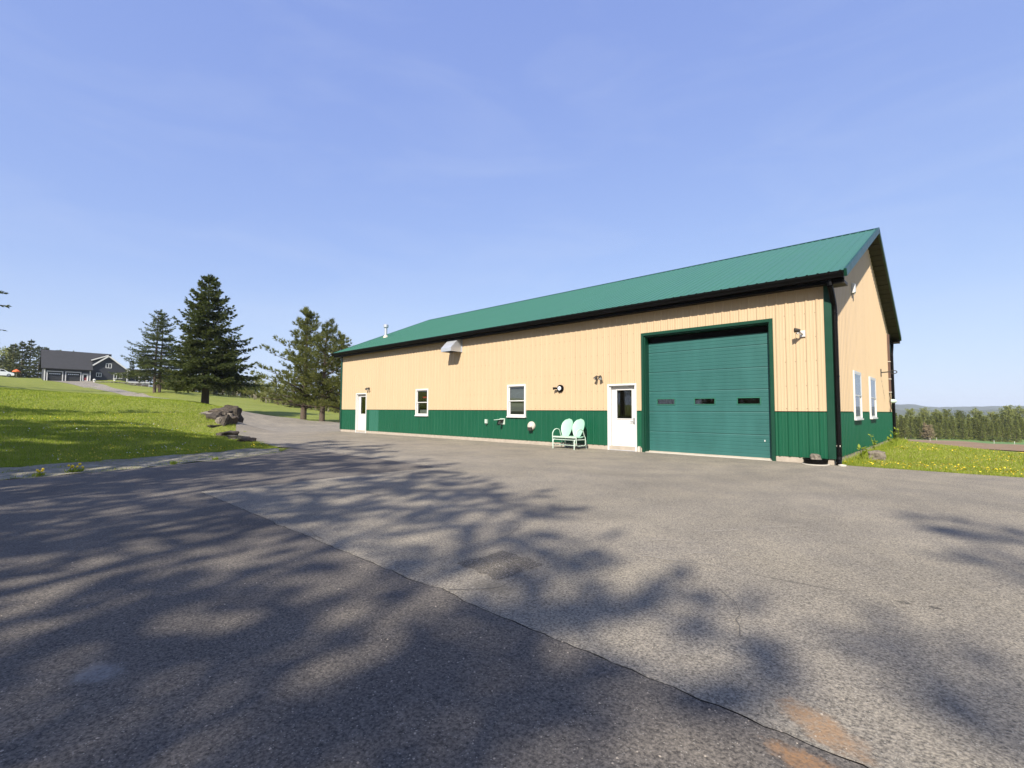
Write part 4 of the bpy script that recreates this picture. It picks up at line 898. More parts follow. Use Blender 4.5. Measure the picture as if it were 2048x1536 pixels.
for i, (px, kind, h, zf) in enumerate(row):
    st = 'between the double spruce and the big spruce' if px < 405 else 'between the big spruce and the pines' if px < 590 else 'behind the pines'
    Z = Zb(px)*zf; g = ground_at(px, yb(px), Z); hm = at(px, yb(px)-h, Z).z-g[2]
    if kind == 'conifer': far_tree(('far', i % 3), far[i % 3], 'conifer_tree', 'small dark conifer in the far treeline '+st, 'tree', g, rz=i, sc=hm/10, group='treeline conifers '+st)
    elif kind == 'birch': far_tree(('birch', i % 3), birch[i % 3], 'birch_tree', 'pale-stemmed birch in the far treeline '+st, 'tree', g, rz=i, sc=hm/7.5, group='treeline birches '+st)
    else: far_tree(('shrub', i % 3), shrub[i % 3], 'shrub', 'many-stemmed shrub in the far treeline '+st, 'shrub', g, rz=i, sc=hm/5, group='treeline shrubs '+st)
# plantation beyond the field on the right, rounded crowns showing over it
k = 0
for Zr, dx, sx in ((150, 0, 9.6), (156, 4, 10.5), (163, 2, 11.5)):
    for px in np.arange(1765+dx, 2075, sx):
        q = px+rt.uniform(-2.5, 2.5); g = ground_at(q, 878, Zr+rt.uniform(-1.5, 1.5)); h = rt.uniform(5.2, 7.2)+(Zr-150)*.05
        t = far_tree(('plant', k % 4), plantv[k % 4], 'plantation_spruce', 'young spruce in the %s of the plantation across the ploughed field' % {150: 'front row', 156: 'second row', 163: 'third row'}[Zr], 'tree', g, rz=k*1.7, sc=h/9, group='plantation spruces, %s' % {150: 'front row', 156: 'second row', 163: 'third row'}[Zr]); k += 1
g = ground_at(1856, 878, 147); far_tree(('shrub', 1), shrub[1], 'shrub', 'rusty brown bare shrub at the foot of the plantation row', 'shrub', g, sc=1.0)
for i, (px, top, lab) in enumerate([(1822, 819, 'pale leafing crown above the plantation nearest the barn'), (1846, 818, None), (1872, 821, None), (1896, 820, None), (1926, 823, None), (1958, 819, 'yellow green rounded crown rising above the middle of the plantation'), (1985, 825, None), (2012, 814, 'largest pale green crown above the plantation at the right edge'), (2034, 815, None), (2058, 820, None)]):
    g = ground_at(px, 876, 182); sc = (at(px, top, 182).z-g[2])/12
    far_tree(('ball', i % 3), ball[i % 3], 'broadleaf_tree', lab or 'pale green leafing tree showing over the plantation tops', 'tree', g, rz=i*1.1, sc=sc*1.10, group='broadleaf trees behind the plantation')
# trees behind the camera whose shade falls over the yard
def shade_profile(w_): return lambda t_: w_*(1-t_)**.65*(.55+.45*min(1, t_*5))+.015
sv = [conifer(100+i, 17, shade_profile(w_), .12, .95, 5, .2, .34, .42, .52, .095, 1, .70, .25, foliage='spruce', irr=.36) for i, w_ in enumerate((.17, .20, .185))]
shade = []; rsd = random.Random(12)
for q in np.linspace(0, 1, 12):
    tx = -16.5+18.0*q; ty = float(np.interp(tx, (-16.5, -14.6, -7.4, -2.6, -.6, .6, 1.5), (-3.8, -4.2, -6.4, -8.6, -9.3, -10.4, -12.2)))-rsd.uniform(0, 1.6); h = rsd.uniform(14.5, 18)
    shade.append((tx+.475*h, ty-1.17*h, h))
lawn_n = len(shade)
for tx, ty, h in ((-17.2, -6.6, 22), (-19.2, -6.8, 22), (-21.4, -7.4, 22), (-23.8, -8.4, 21), (-26.2, -9.6, 21), (-15.4, -8.0, 20), (-34, -9.0, 17), (.7, -11.9, 15), (-11.0, -9.5, 15), (-5.0, -11.2, 14.5), (-2.0, -12.6, 14), (-8.2, -11.8, 14), (-31, -9.5, 17), (-60, -2, 18), (-84, 0, 17), (-120, 4, 18)):
    shade.append((tx+.475*h, ty-1.17*h, h))
sd_v = [conifer(105+i, 22, shade_profile(w_), .12, .9, 6, .2, .34, .55, .65, .13, 2, .92, .3, foliage='spruce', irr=.3) for i, w_ in enumerate((.17, .14))]
for i, (x, y, h) in enumerate(shade):
    dn_ = lawn_n <= i < lawn_n+7; far_tree(('shaded', i % 2) if dn_ else ('shade', i % 3), sd_v[i % 2] if dn_ else sv[i % 3], 'spruce_tree', 'spruce in the row outside the picture that shades the yard and lawn', 'tree', (x, y, H(x, y)-.05), rz=i*1.9, sc=h/(22 if dn_ else 17), group='spruces along the road side')
bare = [broadleaf(110+i, 13, 3, .20, 420, .16, 'spring', 'bark', .16, .3, 2.4) for i in range(2)]
for i, (x, y, h) in enumerate([(9.0, -20.5, 12.0), (11.2, -17.5, 11.0), (5.6, -25.5, 13.0)]):
    far_tree(('bare', i % 2), bare[i % 2], 'broadleaf_tree', 'nearly bare tree outside the picture whose thin shade streaks the old asphalt', 'tree', (x, y, H(x, y)-.05), rz=i*2.3, sc=h/13, group='bare trees along the road side')
thin = conifer(119, 22, shade_profile(.15), .2, 1.2, 5, .2, .3, .6, .6, .10, 1, .6, .25, irr=.3)
for i, (x, y, h) in enumerate([(12.4, -30.0, 20.5), (13.5, -32.5, 21.0), (12.0, -34.5, 20.0)]):
    far_tree(('thin', 0), thin, 'spruce_tree', 'thin spruce outside the picture whose soft shade reaches the right of the yard', 'tree', (x, y, H(x, y)-.05), rz=i*2.0, sc=h/22, group='thin spruces along the road side')
edge = conifer(120, 11, shade_profile(.28), .25, .7, 5, .2, .3, .36, .4, .08, 2, .8, .2, irr=.3)
_t = at(0, 700, 24.0)
et, _ = place_tree('spruce_tree', 'spruce at the left picture edge with only three branch tips showing', 'tree', (_t.x-.6, _t.y-3.6, H(_t.x, _t.y-3)-.05), edge, 0)
rsb = random.Random(8)
for px, py in ((12, 586), (15, 612), (8, 660)):
    e_ = at(px, py, 24.0)-et.location; b_ = Vector((0, 0, e_.z+.5)); d_b = (e_-b_).normalized(); tm = TM(); mb = MB(O=et.location)
    mb.tube([tuple(b_), tuple(b_.lerp(e_, .5)-Vector((0, 0, .12))), tuple(e_)], .035, 5, .006); br = mb.build('branch', M['bark'], et)
    for q in range(90):
        f_ = rsb.uniform(.45, 1); d = (d_b+Vector((rsb.gauss(0, .5), rsb.gauss(0, .5), rsb.gauss(0, .25)))).normalized(); tm.spray(b_.lerp(e_, f_)-Vector((0, 0, .1*math.sin(f_*3.1))), d, d.orthogonal().normalized(), .24*(1.25-f_*.5), .03)
    link('needles', tm.mesh('needles', M['spruce']), br)

# ------------------------------------------------------------------ rocks holding the lawn bank
RK = [  # px, py (centre), Z, size (x towards the viewer, y along the face, height), material, label, turn, lean
    (402, 848, 25.6, (1.0, 1.15, .34), 'rock_red', 'long flat tan ledge stone at the left foot of the rock pile', .5, .10),
    (399, 841, 26.4, (1.0, 1.0, .36), 'rock_pale', 'thin pale ledge stone sloping into the lawn at the left of the pile', .3, .25),
    (412, 836, 26.6, (1.0, .95, .42), 'rock', 'weathered brown boulder on the lawn side of the rock pile', .5, .35),
    (420, 829, 27.2, (1.1, 1.05, .36), 'rock_pale', 'pale flat cap stone on the upper left of the rock pile', .3, .22),
    (436, 825, 27.2, (1.0, .75, .42), 'rock_red', 'brown cap boulder in the middle top of the rock pile', .6, .20),
    (455, 820, 27.6, (1.2, 1.1, .34), 'rock_red', 'reddish flat top stone on the right of the rock pile', .2, .12),
    (468, 829, 27.4, (.9, .62, .95), 'rock', 'dark tall boulder at the right end of the rock pile', .6, .0),
    (452, 834, 26.9, (.6, .60, .85), 'rock', 'tall brown slab leaning in the centre of the rock pile', .55, -.30),
    (432, 839, 26.3, (.6, .75, .80), 'rock', 'grey boulder in the shaded front of the rock pile', .65, .35),
    (416, 848, 25.9, (.6, .62, .66), 'rock', 'dark block at the front left of the rock pile', .5, .45),
    (438, 851, 25.7, (.38, .40, .86), 'rock_pale', 'grey upright triangular slab in the front of the rock pile', .45, -.10),
    (450, 847, 25.9, (.5, .62, .70), 'rock', 'dark angular stone right of the grey triangular slab', .7, -.50),
    (466, 845, 26.4, (.52, .42, .70), 'rock_red', 'orange brown block at the right foot of the rock pile', .35, .0),
    (459, 836, 26.8, (.5, .55, .5), 'rock_pale', 'pale brown stone wedged under the reddish top stone', .5, -.4),
    (428, 856, 25.2, (.5, .85, .34), 'rock', 'low dark stone at the very foot of the rock pile', .6, 0),
    (452, 869, 21.8, (.8, .8, .30), 'rock', 'dark low boulder just below the rock pile', .2, .1),
    (474, 877.5, 19.6, (.6, .66, .26), 'rock_pale', 'flat grey stone second from the nose of the lawn', .6, -.1),
    (490, 883.5, 18.5, (.55, .62, .30), 'rock_red', 'nearest boulder with reddish face at the nose of the lawn', .3, .1)]
for i, (px, py, Z, sz, mt, lab, rz, tl) in enumerate(RK):
    v = at(px, py, Z); rock('boulder', v, sz, 200+i, M[mt], lab, 'boulder', 'boulders edging the lawn', rz, tl)
# ------------------------------------------------------------------ the dark house up the drive
HX = -155.0
def onx(px, py, X=HX):
    d = at(px, py, 1)-CAM_POS; return CAM_POS+d*((X-CAM_POS.x)/d.x)
zb = onx(135, 760).z; ya, yb2 = onx(87, 757).y, onx(181, 760).y; yg = onx(255, 762, HX-1.5).y
ze_ = onx(135, 737.3).z; zr_ = onx(150, 706, HX-5.2).z
house = thing('house', 'dark charcoal house with white trim and two garage doors at the top of the drive', 'house', (HX-5, (ya+yg)/2, zb-.3))
HF = dict(O=(HX, ya, zb), U=(0, 1, 0), V=(0, 0, 1), N=(1, 0, 0)); wd = yb2-ya; eh = ze_-zb; rh = zr_-zb
def siding(mb, u0, u1, z0, topf, ops, step=.24):
    z = z0
    while z < topf+.01:
        z1 = min(z+step, topf)
        segs = [(u0, u1)]
        for oa, ob, va, vb in ops:
            if vb > z+.02 and va < z1-.02:
                nx = []
                for a, b in segs:
                    if oa > a: nx.append((a, min(oa, b)))
                    if ob < b: nx.append((max(ob, a), b))
                segs = [q for q in nx if q[1]-q[0] > .01]
        for a, b in segs: mb.add([(a, z, .022), (b, z, .022), (b, z1, 0), (a, z1, 0), (a, z, 0), (b, z, 0)], [(0, 1, 2, 3), (0, 4, 5, 1)])
        z += step
        if z1 >= topf: break
gd = []
for pa, pb in ((94.7, 124), (132, 160.5)): gd.append((onx(pa, 755).y-ya, onx(pb, 755).y-ya, -.2, onx(110, 743.4).z-zb))
ed = (onx(166, 755).y-ya, onx(175, 755).y-ya, -.2, onx(170, 748.5).z-zb)
mb = MB(**HF); siding(mb, 0, wd, -.6, eh, [(a, b, c, d) for a, b, c, d in gd+[ed]]); mb.build('garage_wall', M['char'], house)
MB(**HF).box(.05, wd-.05, -.8, eh-.05, -9.9, -.25).build('garage_body', M['char'], house)
for a, b, c, d in gd:
    MB(**HF).frame(a-.17, b+.17, -.3, d+.17, .17, -.05, .06, False).build('garage_door_trim', M['white'], house)
    g = None; n = 4
    gp = MB(**HF).box(a, b, -.3, d, -.24, -.2).build('garage_door', M['garage'], house)
    for k in range(n):
        z0 = d*k/n; MB(**HF).bbox(a+.03, b-.03, z0+.02, z0+d/n-.02, -.199, -.16, .03).build('door_section', M['garage'], gp)
    for k in range(6):
        w_ = (b-a-.5)/6; u = a+.25+k*w_; MB(**HF).box(u+.05, u+w_-.05, d*.70, d*.70+.16, -.16, -.145).build('pane', M['lamp_glass'], gp)
dr = MB(**HF).frame(ed[0]-.13, ed[1]+.13, -.3, ed[3]+.13, .13, -.05, .07, False).build('door_frame', M['white'], house)
dl = MB(**HF).frame(ed[0], ed[1], -.1, ed[3], .14, -.12, -.06).build('entry_door', M['white'], house)
MB(**HF).box(ed[0]+.14, ed[1]-.14, .04, ed[3]*.48, -.1, -.08).build('lower_panel', M['maroon'], dl)
for k in range(2):
    for q in range(3):
        w_ = (ed[1]-ed[0]-.28)/2; h_ = (ed[3]*.52-.2)/3; MB(**HF).box(ed[0]+.14+k*w_+.03, ed[0]+.14+(k+1)*w_-.03, ed[3]*.5+q*h_+.03, ed[3]*.5+(q+1)*h_-.03, -.1, -.08).build('pane', M['carglass'], dl)
for u in (.02, wd-.24): MB(**HF).box(u, u+.22, -.4, eh, .022, .06).build('corner_board', M['white'], house)
# garage roof: front and back slopes
fo_ = .55; rs_ = (rh-eh)/5.2
d_ = Vector((-1, 0, rs_)).normalized(); n_v = Vector((rs_, 0, 1)).normalized(); le = (5.2+fo_)*math.sqrt(1+rs_*rs_)
ur = wd+.35
roof = MB(O=(HX+fo_, ya, zb+eh-fo_*rs_+.15), U=(0, 1, 0), V=d_, N=n_v).box(-.5, ur, 0, le, 0, .2).build('roof', M['shingle'], house)
d2 = Vector((1, 0, rs_)).normalized(); n2 = Vector((-rs_, 0, 1)).normalized()
MB(O=(HX-10.4-fo_, ya, zb+eh-fo_*rs_+.15), U=(0, 1, 0), V=d2, N=n2).box(-.5, yg-ya-3, 0, le, 0, .2).build('roof', M['shingle'], house)
yap = onx(217.5, 712, HX-1.5).y-ya
v7 = le*(onx(181, 722, HX-2.5).z-(zb+eh-fo_*rs_))/(rh-eh+fo_*rs_)
MB(O=(HX+fo_, ya, zb+eh-fo_*rs_+.15), U=(0, 1, 0), V=d_, N=n_v).prism([(ur, v7), (yap+.25, le), (ur, le)], 0, .2).build('roof', M['shingle'], house)
for k in range(11):   # shingle courses proud of the slope
    MB(O=(HX+fo_, ya, zb+eh-fo_*rs_+.15), U=(0, 1, 0), V=d_, N=n_v).box(-.49, ur-.01, le*k/11+.02, le*(k+1)/11+.03, .2, .214+.002*(k % 2)).build('shingle_course', M['shingle'], roof)
MB(**HF).box(-.45, ur, eh-.30, eh+.0, fo_-.06, fo_-.01).build('fascia', M['char'], house)
# gable wing, set back 1.5 m, its gable towards the yard
GX = HX-1.5; GF = dict(O=(GX, ya, zb), U=(0, 1, 0), V=(0, 0, 1), N=(1, 0, 0)); gw0, gw1 = wd-.3, yg-ya; gap_ = onx(217.5, 713.5, GX).z-zb; geh = onx(255, 742, GX).z-zb; gsl = (gap_-geh)/(gw1-yap); gl = gap_-gsl*(yap-gw0)
gwin = [(onx(211.5, 730, GX).y-ya, onx(223.5, 730, GX).y-ya, onx(217, 736.3, GX).z-zb, onx(217, 727, GX).z-zb, 2), (onx(192.2, 750, GX).y-ya, onx(203, 750, GX).y-ya, onx(197, 753.7, GX).z-zb, onx(197, 745.5, GX).z-zb, 2), (onx(227.2, 750, GX).y-ya, onx(245, 750, GX).y-ya, onx(236, 757.5, GX).z-zb, onx(236, 747, GX).z-zb, 3)]
mb = MB(**GF); z = -.6
while z < gap_:
    z1 = min(z+.24, gap_); a = gw0 if z1 <= gl else yap-(gap_-z1)/gsl; b = gw1 if z1 <= geh else yap+(gap_-z1)/gsl
    segs = [(a, b)]
    for oa, ob, va, vb, _n in gwin:
        if vb > z+.02 and va < z1-.02:
            nx = []
            for p, q in segs:
                if oa > p: nx.append((p, min(oa, q)))
                if ob < q: nx.append((max(ob, p), q))
            segs = nx
    for p, q in segs:
        if q-p > .02: mb.add([(p, z, .02), (q, z, .02), (q, z1, 0), (p, z1, 0)], [(0, 1, 2, 3)])
    z += .24
mb.build('gable_wall', M['char'], house)
MB(**GF).prism([(gw0, -.8), (gw1-.05, -.8), (gw1-.05, geh-.1), (yap, gap_-.15), (gw0, gl-.15)], -9, -.2).build('wing_body', M['char'], house)
for a, b, c, d, n in gwin:
    wf = MB(**GF).frame(a, b, c, d, .12, -.05, .06).build('window', M['white'], house)
    for k in range(n):
        w_ = (b-a)/n
        if k: MB(**GF).box(a+k*w_-.05, a+k*w_+.05, c+.12, d-.12, -.04, .055).build('mullion', M['white'], wf)
        MB(**GF).box(a+k*w_+.06, a+(k+1)*w_-.06, c+.1, d-.1, -.1, -.06).build('pane', M['carglass'], wf)
for sg in (-1, 1):
    dd = Vector((0, sg, -gsl)).normalized(); nv = Vector((0, sg*gsl, 1)).normalized(); ll = ((yap-gw0) if sg < 0 else (gw1-yap+.5))*math.sqrt(1+gsl*gsl)
    MB(O=(GX+.45, ya+yap, zb+gap_+.02), U=dd, V=nv, N=(1, 0, 0)).box(0, ll, .02, .22, -9.5, -.03).build('wing_roof', M['shingle'], house)
    MB(O=(GX+.45, ya+yap, zb+gap_+.02), U=dd, V=nv, N=(1, 0, 0)).box(0, ll, -.08, .24, -.029, .03).build('rake_board', M['white'], house)
MB(**GF).box(gw1-.25, gw1, -.6, geh, .021, .06).build('corner_board', M['white'], house)
q0 = onx(181, 722, GX); q1 = onx(217, 712.5, GX)
MB(**GF).prism([(wd+.36, eh+.1), (yap, gap_+.2), (wd+.36, q0.z-zb)], -2.5, -.1).build('dormer_cheek', M['char'], house)
dv = (Vector((0, yap, gap_+.25))-Vector((0, wd+.1, q0.z-zb+.1))); dn = dv.normalized()
MB(O=(GX, ya+wd+.1, q0.z+.1), U=dn, V=Vector((0, -dn.z, dn.y)), N=(1, 0, 0)).box(0, dv.length, -.02, .2, -2.5, .25).build('dormer_roof', M['shingle'], house)
MB(O=(GX, ya+wd+.1, q0.z+.1), U=dn, V=Vector((0, -dn.z, dn.y)), N=(1, 0, 0)).box(0, dv.length, -.04, .22, .251, .3).build('dormer_fascia', M['white'], house)
# porch and deck on the right
PX = HX-4; PF = dict(O=(PX, ya, zb), U=(0, 1, 0), V=(0, 0, 1), N=(1, 0, 0)); pu = lambda px: onx(px, 750, PX).y-ya; pz = lambda py: onx(260, py, PX).z-zb
MB(**PF).box(gw1+.02, pu(279), -.6, pz(745), -4, -.1).build('porch_wall', M['char'], house)
MB(**PF).prism([(gw1-.4, pz(738)), (pu(291), pz(741)), (pu(291), pz(745.5)), (gw1-.4, pz(745.5))], -5, 1.9).build('porch_roof', M['shingle'], house)
wf = MB(**PF).frame(pu(257), pu(272), pz(762), pz(750), .13, -.1, .0).build('window', M['white'], house)
MB(**PF).box(pu(257)+.1, pu(272)-.1, pz(762)+.1, pz(750)-.1, -.08, -.04).build('pane', M['carglass'], wf)
for px in (276, 290): MB(**PF).box(pu(px)-.1, pu(px)+.1, pz(764), pz(745.5), 1.5, 1.7).build('porch_post', M['white'], house)
MB(**PF).box(pu(253), pu(296), pz(766.2), pz(763.6), -1, 2.6).build('deck_floor', M['white'], house)
for px in (255, 268, 281, 295): MB(**PF).box(pu(px)-.09, pu(px)+.09, pz(779), pz(766.2), 2.3, 2.5).build('deck_post', M['white'], house)
for k in range(16):
    u = pu(256)+(pu(295)-pu(256))*k/15; MB(**PF).box(u-.025, u+.025, pz(763.6), pz(757.5), 2.45, 2.5).build('baluster', M['black'], house)
MB(**PF).box(pu(256), pu(295), pz(757.5), pz(756.9), 2.42, 2.53).build('deck_rail', M['black'], house)
# rubble wall in front of the house, its stones as pieces
sw = thing('stone_wall', 'low rubble stone wall across the slope below the dark house', 'wall', (HX+3.4, onx(230, 766, HX+3.5).y, zb-.6))
rk = random.Random(9); base = []
stm = []
for i in range(5):
    bm = bmesh.new(); bmesh.ops.create_icosphere(bm, subdivisions=1, radius=.5)
    for v in bm.verts: v.co *= rk.uniform(.8, 1.15)
    me = bpy.data.meshes.new('stone'); bm.to_mesh(me); bm.free(); me.materials.append(M['fieldstone']); stm.append(me)
n = 0
for px in np.arange(191, 297, 3.1):
    top = float(np.interp(px, [190, 215, 255, 297], [763.2, 762.8, 765, 769])); bot = float(np.interp(px, [190, 215, 255, 297], [765.5, 769, 774.5, 779]))
    for py in np.arange(top+1, bot+2, 2.6):
        v = onx(px+rk.uniform(-.7, .7), py, HX+3.4); o = link('stone', stm[n % 5], sw); o.location = v-sw.location; o.location.x += rk.uniform(-.1, .1)
        o.rotation_euler = (rk.uniform(0, 6), rk.uniform(0, 6), rk.uniform(0, 6)); o.scale = (.4, .42, .36); n += 1
# white planters by the garage corner
for i, (px, lab) in enumerate(((188.5, 'white rounded urn beside the garage corner of the dark house'), (229, 'small white urn standing on the stone wall below the gable'))):
    v = onx(px, 764.5 if i == 0 else 761.8, HX+3.5 if i else HX+2.5); t = thing('planter', lab, 'planter', v)
    MB(O=v).lathe([(.2, 0), (.26, .06), (.16, .18), (.3, .42), (.36, .55), (.3, .56), (.05, .5)], 14).build('urn', M['white'], t, True)
    if i == 0: MB(O=v+Vector((0, 0, .5))).lathe([(.22, 0), (.3, .12), (.22, .26), (.06, .32)], 10).build('flowers', M['puff'], t, True)
# white car, nose to the right, and the orange canopy behind it
cx_ = onx(28.5, 750, HX+1.5); cz = H(cx_.x, cx_.y-1.5); cz = onx(10, 753.4, HX+1.5).z
car = thing('parked_car', 'white estate car partly cut by the left picture edge above the lawn', 'car', (HX+1.5, cx_.y-2.3, cz))
CF = dict(O=(HX+1.5, cx_.y, cz), U=(0, -1, 0), V=(0, 0, 1), N=(1, 0, 0))
prof = [(0, .45), (.05, .30), (.5, .25), (4.2, .25), (4.55, .4), (4.55, .95), (4.45, 1.05), (4.15, 1.58), (3.8, 1.66), (2.0, 1.66), (1.55, 1.52), (.98, 1.08), (.2, .88), (.02, .72)]
MB(**CF).prism(prof, -.9, .9).build('body', M['car'], car)
for a in ([(1.25, 1.12), (1.66, 1.48), (2.1, 1.56), (2.2, 1.56), (2.2, 1.12)], [(2.3, 1.12), (2.3, 1.56), (3.15, 1.56), (3.2, 1.12)], [(3.3, 1.12), (3.25, 1.56), (3.8, 1.52), (4.1, 1.12)]):
    MB(**CF).prism(a, .885, .905).build('side_window', M['carglass'], car)
for u in (.85, 3.7):
    w_ = MB(O=(HX+1.5+.72, cx_.y-u, cz+.32), U=(0, -1, 0), V=(0, 0, 1), N=(1, 0, 0)).lathe([(.32, 0), (.33, .05), (.32, .2), (.22, .21)], 16).build('wheel', M['tyre'], car, True)
    MB(O=(HX+1.5+.72, cx_.y-u, cz+.32), U=(0, -1, 0), V=(0, 0, 1), N=(1, 0, 0)).lathe([(.21, .205), (.2, .22), (.05, .225)], 12).build('rim', M['steel'], w_, True)
MB(**CF).box(.04, .4, .68, .8, .7, .905).build('headlight', M['lamp_glass'], car)
ov = onx(32.5, 748, HX-3); t = thing('garden_umbrella', 'orange garden umbrella behind the white car', 'umbrella', ov)
zt = onx(32.5, 738.6, HX-3).z-ov.z
MB(O=ov).tube([(0, 0, -.6), (0, 0, zt)], .03, 8).build('pole', M['offwhite'], t)
MB(O=ov).lathe([(.72, zt-.62), (.72, zt-.50), (.5, zt-.25), (.06, zt)], 8).build('canopy', M['orange'], t)
# field stakes
for i, (px, py, Z, lab) in enumerate([(1811, 878, 112, 'pale field stake nearest the barn at the plough edge'), (1873, 879, 120, 'pale field stake left of the rusty shrub tree row'), (1860, 880, 108, None), (1988, 884, 100, 'white field stake in the green crop towards the right'), (2029, 886, 96, 'white field stake nearest the right picture edge')]):
    v = Vector(ground_at(px, py, Z)); t = thing('field_stake', lab or 'pale field stake standing close to another in front of the plantation', 'stake', v, 'stakes in the field')
    MB(O=v).tube([(0, 0, -.1), (.02, 0, .75)], .035, 6).build('post', M['offwhite'], t); MB(O=v).box(-.025, .06, -.04, .04, .58, .76).build('painted_top', M['white'], t)
# ring of pale stones at the spruce foot
g = Vector(ground_at(410, 806, 50)); tag(sheet('mulch_ring', [(g.x+1.0*math.cos(a)*(1+.1*math.sin(3*a)), g.y+1.2*math.sin(a)) for a in np.linspace(0, 6.283, 20)[:-1]], M['verge'], .4, .05), kind='structure')

# ------------------------------------------------------------------ grass, dandelions, weeds
def inside(poly, X, Y):
    r = np.zeros(len(X), bool)
    for i in range(len(poly)):
        a, b = poly[i], poly[(i+1) % len(poly)]; c = (a[1] > Y) != (b[1] > Y)
        with np.errstate(divide='ignore', invalid='ignore'): r ^= c & (X < (b[0]-a[0])*(Y-a[1])/(b[1]-a[1]+1e-12)+a[0])
    return r
lawn_left = [(-13.2, -16), (-13.05, -13.8), (-13.5, -12.4), (-13.95, -11.4), (-14.2, -9.6), (-14.7, -8.3), (-14.4, -7.6), (-14.9, -7.4), (-17.5, -6.95), (-20.6, -6.6), (-24.1, -5.8), (-26.5, -5.05), (-28.5, -4.45), (-33, -3.05), (-40, -1.05), xy(476, 826, 46), xy(440, 820, 56), xy(395, 812, 66), xy(322, 800, 74), xy(254, 793, 86), (-110, -16)]
lawn_right = [(.2, .14), (3, .07), (8, .27), (26, .4), (26, 8), (10, 10), (4.5, 12.2), (2.5, 15.5), (-.5, 17), (-.5, 13.6), (.05, 13.5), (.05, .5)]
rg = np.random.default_rng(4)
def scatter(poly, n, r0, r1, a0, a1):
    """points in a polygon, denser near the viewer"""
    a = rg.uniform(a0, a1, n); r = np.exp(rg.uniform(math.log(r0), math.log(r1), n)); X = CAM_POS.x+r*np.cos(a); Y = CAM_POS.y+r*np.sin(a)
    ok = inside(poly, X, Y); return X[ok], Y[ok], r[ok]
def blades(name, P, h, wd_, mat, lean=.5):
    X, Y, r = P; n = len(X); Z = Hn(X, Y)-.025; a = rg.uniform(0, 2*np.pi, n); ln = rg.uniform(0, lean, n)*h; la = rg.uniform(0, 2*np.pi, n)
    dx, dy = np.cos(a)*wd_, np.sin(a)*wd_
    V = np.stack([np.c_[X-dx, Y-dy, Z], np.c_[X+dx, Y+dy, Z], np.c_[X+np.cos(la)*ln, Y+np.sin(la)*ln, Z+h]], 1).reshape(-1, 3)
    return tag(link(name, npmesh(name, V, np.arange(3*n).reshape(-1, 3), mat)), kind='stuff')
P = scatter(lawn_left, 330000, 13, 75, math.pi*.82, math.pi*1.02); r = P[2]
blades('grass', P, rg.uniform(.035, .085, len(r))*(1+.008*r), .006*(r/14)**.9*rg.uniform(.7, 1.4, len(r)), M['blade'], .9)
P = scatter(lawn_left, 22000, 13, 40, math.pi*.82, math.pi*1.02); blades('dry_grass', P, rg.uniform(.03, .08, len(P[2])), .006*(P[2]/14), M['straw'], 1.2)
P = scatter(lawn_right, 300000, 12.5, 50, math.pi*.30, math.pi*.56); r = P[2]
blades('grass', P, rg.uniform(.03, .09, len(r)), .006*(r/14)**.9*rg.uniform(.7, 1.4, len(r)), M['blade'], .9)
P = scatter(lawn_right, 95000, 12.5, 50, math.pi*.30, math.pi*.56); r = P[2]
blades('dry_grass', P, rg.uniform(.03, .08, len(r)), .006*(r/14)**.9, M['straw'], 1.1)
# tall grass along the foot of the gable and ragged edges of lawn and verge
n = 5000; P = (rg.uniform(.03, .5, n)**1.0, rg.uniform(.3, 14.2, n), np.full(n, 20.)); blades('tall_grass', P, rg.uniform(.08, .30, n)*(1-.6*rg.random(n)), .008, M['blade'], .7)
P = scatter(verge_poly, 30000, 8.5, 22, math.pi*.82, math.pi*1.04); keep = (np.sin(P[0]*3.1+P[1]*1.7)+np.sin(P[1]*4.3-P[0]*2)) > .1; P = tuple(q[keep] for q in P)
blades('verge_weeds', P, rg.uniform(.02, .07, len(P[2])), .007, M['blade'], .9)
P = scatter(verge_poly, 9000, 8.5, 22, math.pi*.82, math.pi*1.04); blades('dry_grass', P, rg.uniform(.015, .05, len(P[2])), .006, M['straw'], 1.3)
def flowers(name, P, hmin, hmax, rad, mat):
    X, Y, r = P; n = len(X); Z = Hn(X, Y)+rg.uniform(hmin, hmax, n); k = 6; tx, ty = rg.normal(0, .35, n), rg.normal(0, .35, n)-.25; R = rad*rg.uniform(.7, 1.25, n)
    V = []
    for q in range(k):
        a = 2*math.pi*q/k; cx, cy = np.cos(a)*R, np.sin(a)*R; V.append(np.c_[X+cx, Y+cy, Z+cx*tx+cy*ty])
    top = np.c_[X, Y, Z+R*.55]; V = np.stack(V+[top], 1).reshape(-1, 3)
    b = np.arange(n)[:, None]*7; F = np.concatenate([np.c_[b+q, b+(q+1) % 6, b+6] for q in range(6)])
    return tag(link(name, npmesh(name, V, F, mat)), kind='stuff')
def clumped(P, thr, sc, seed):
    v = np.array([mnoise.noise(Vector((x*sc+seed, y*sc, 0)))+.5*mnoise.noise(Vector((x*sc*3+seed, y*sc*3, 4))) for x, y in zip(P[0], P[1])]); k = v > thr; return tuple(q[k] for q in P)
flowers('dandelion_flowers', clumped(scatter(lawn_left, 5200, 13, 60, math.pi*.82, math.pi*1.02), .05, .25, 3), .02, .07, .016, M['yellow'])
flowers('dandelion_clocks', clumped(scatter(lawn_left, 900, 13, 34, math.pi*.82, math.pi*1.02), .0, .3, 9), .06, .11, .018, M['puff'])
flowers('dandelion_flowers', clumped(scatter(lawn_right, 9000, 12.5, 45, math.pi*.30, math.pi*.56), .06, .5, 5), .03, .08, .017, M['yellow'])
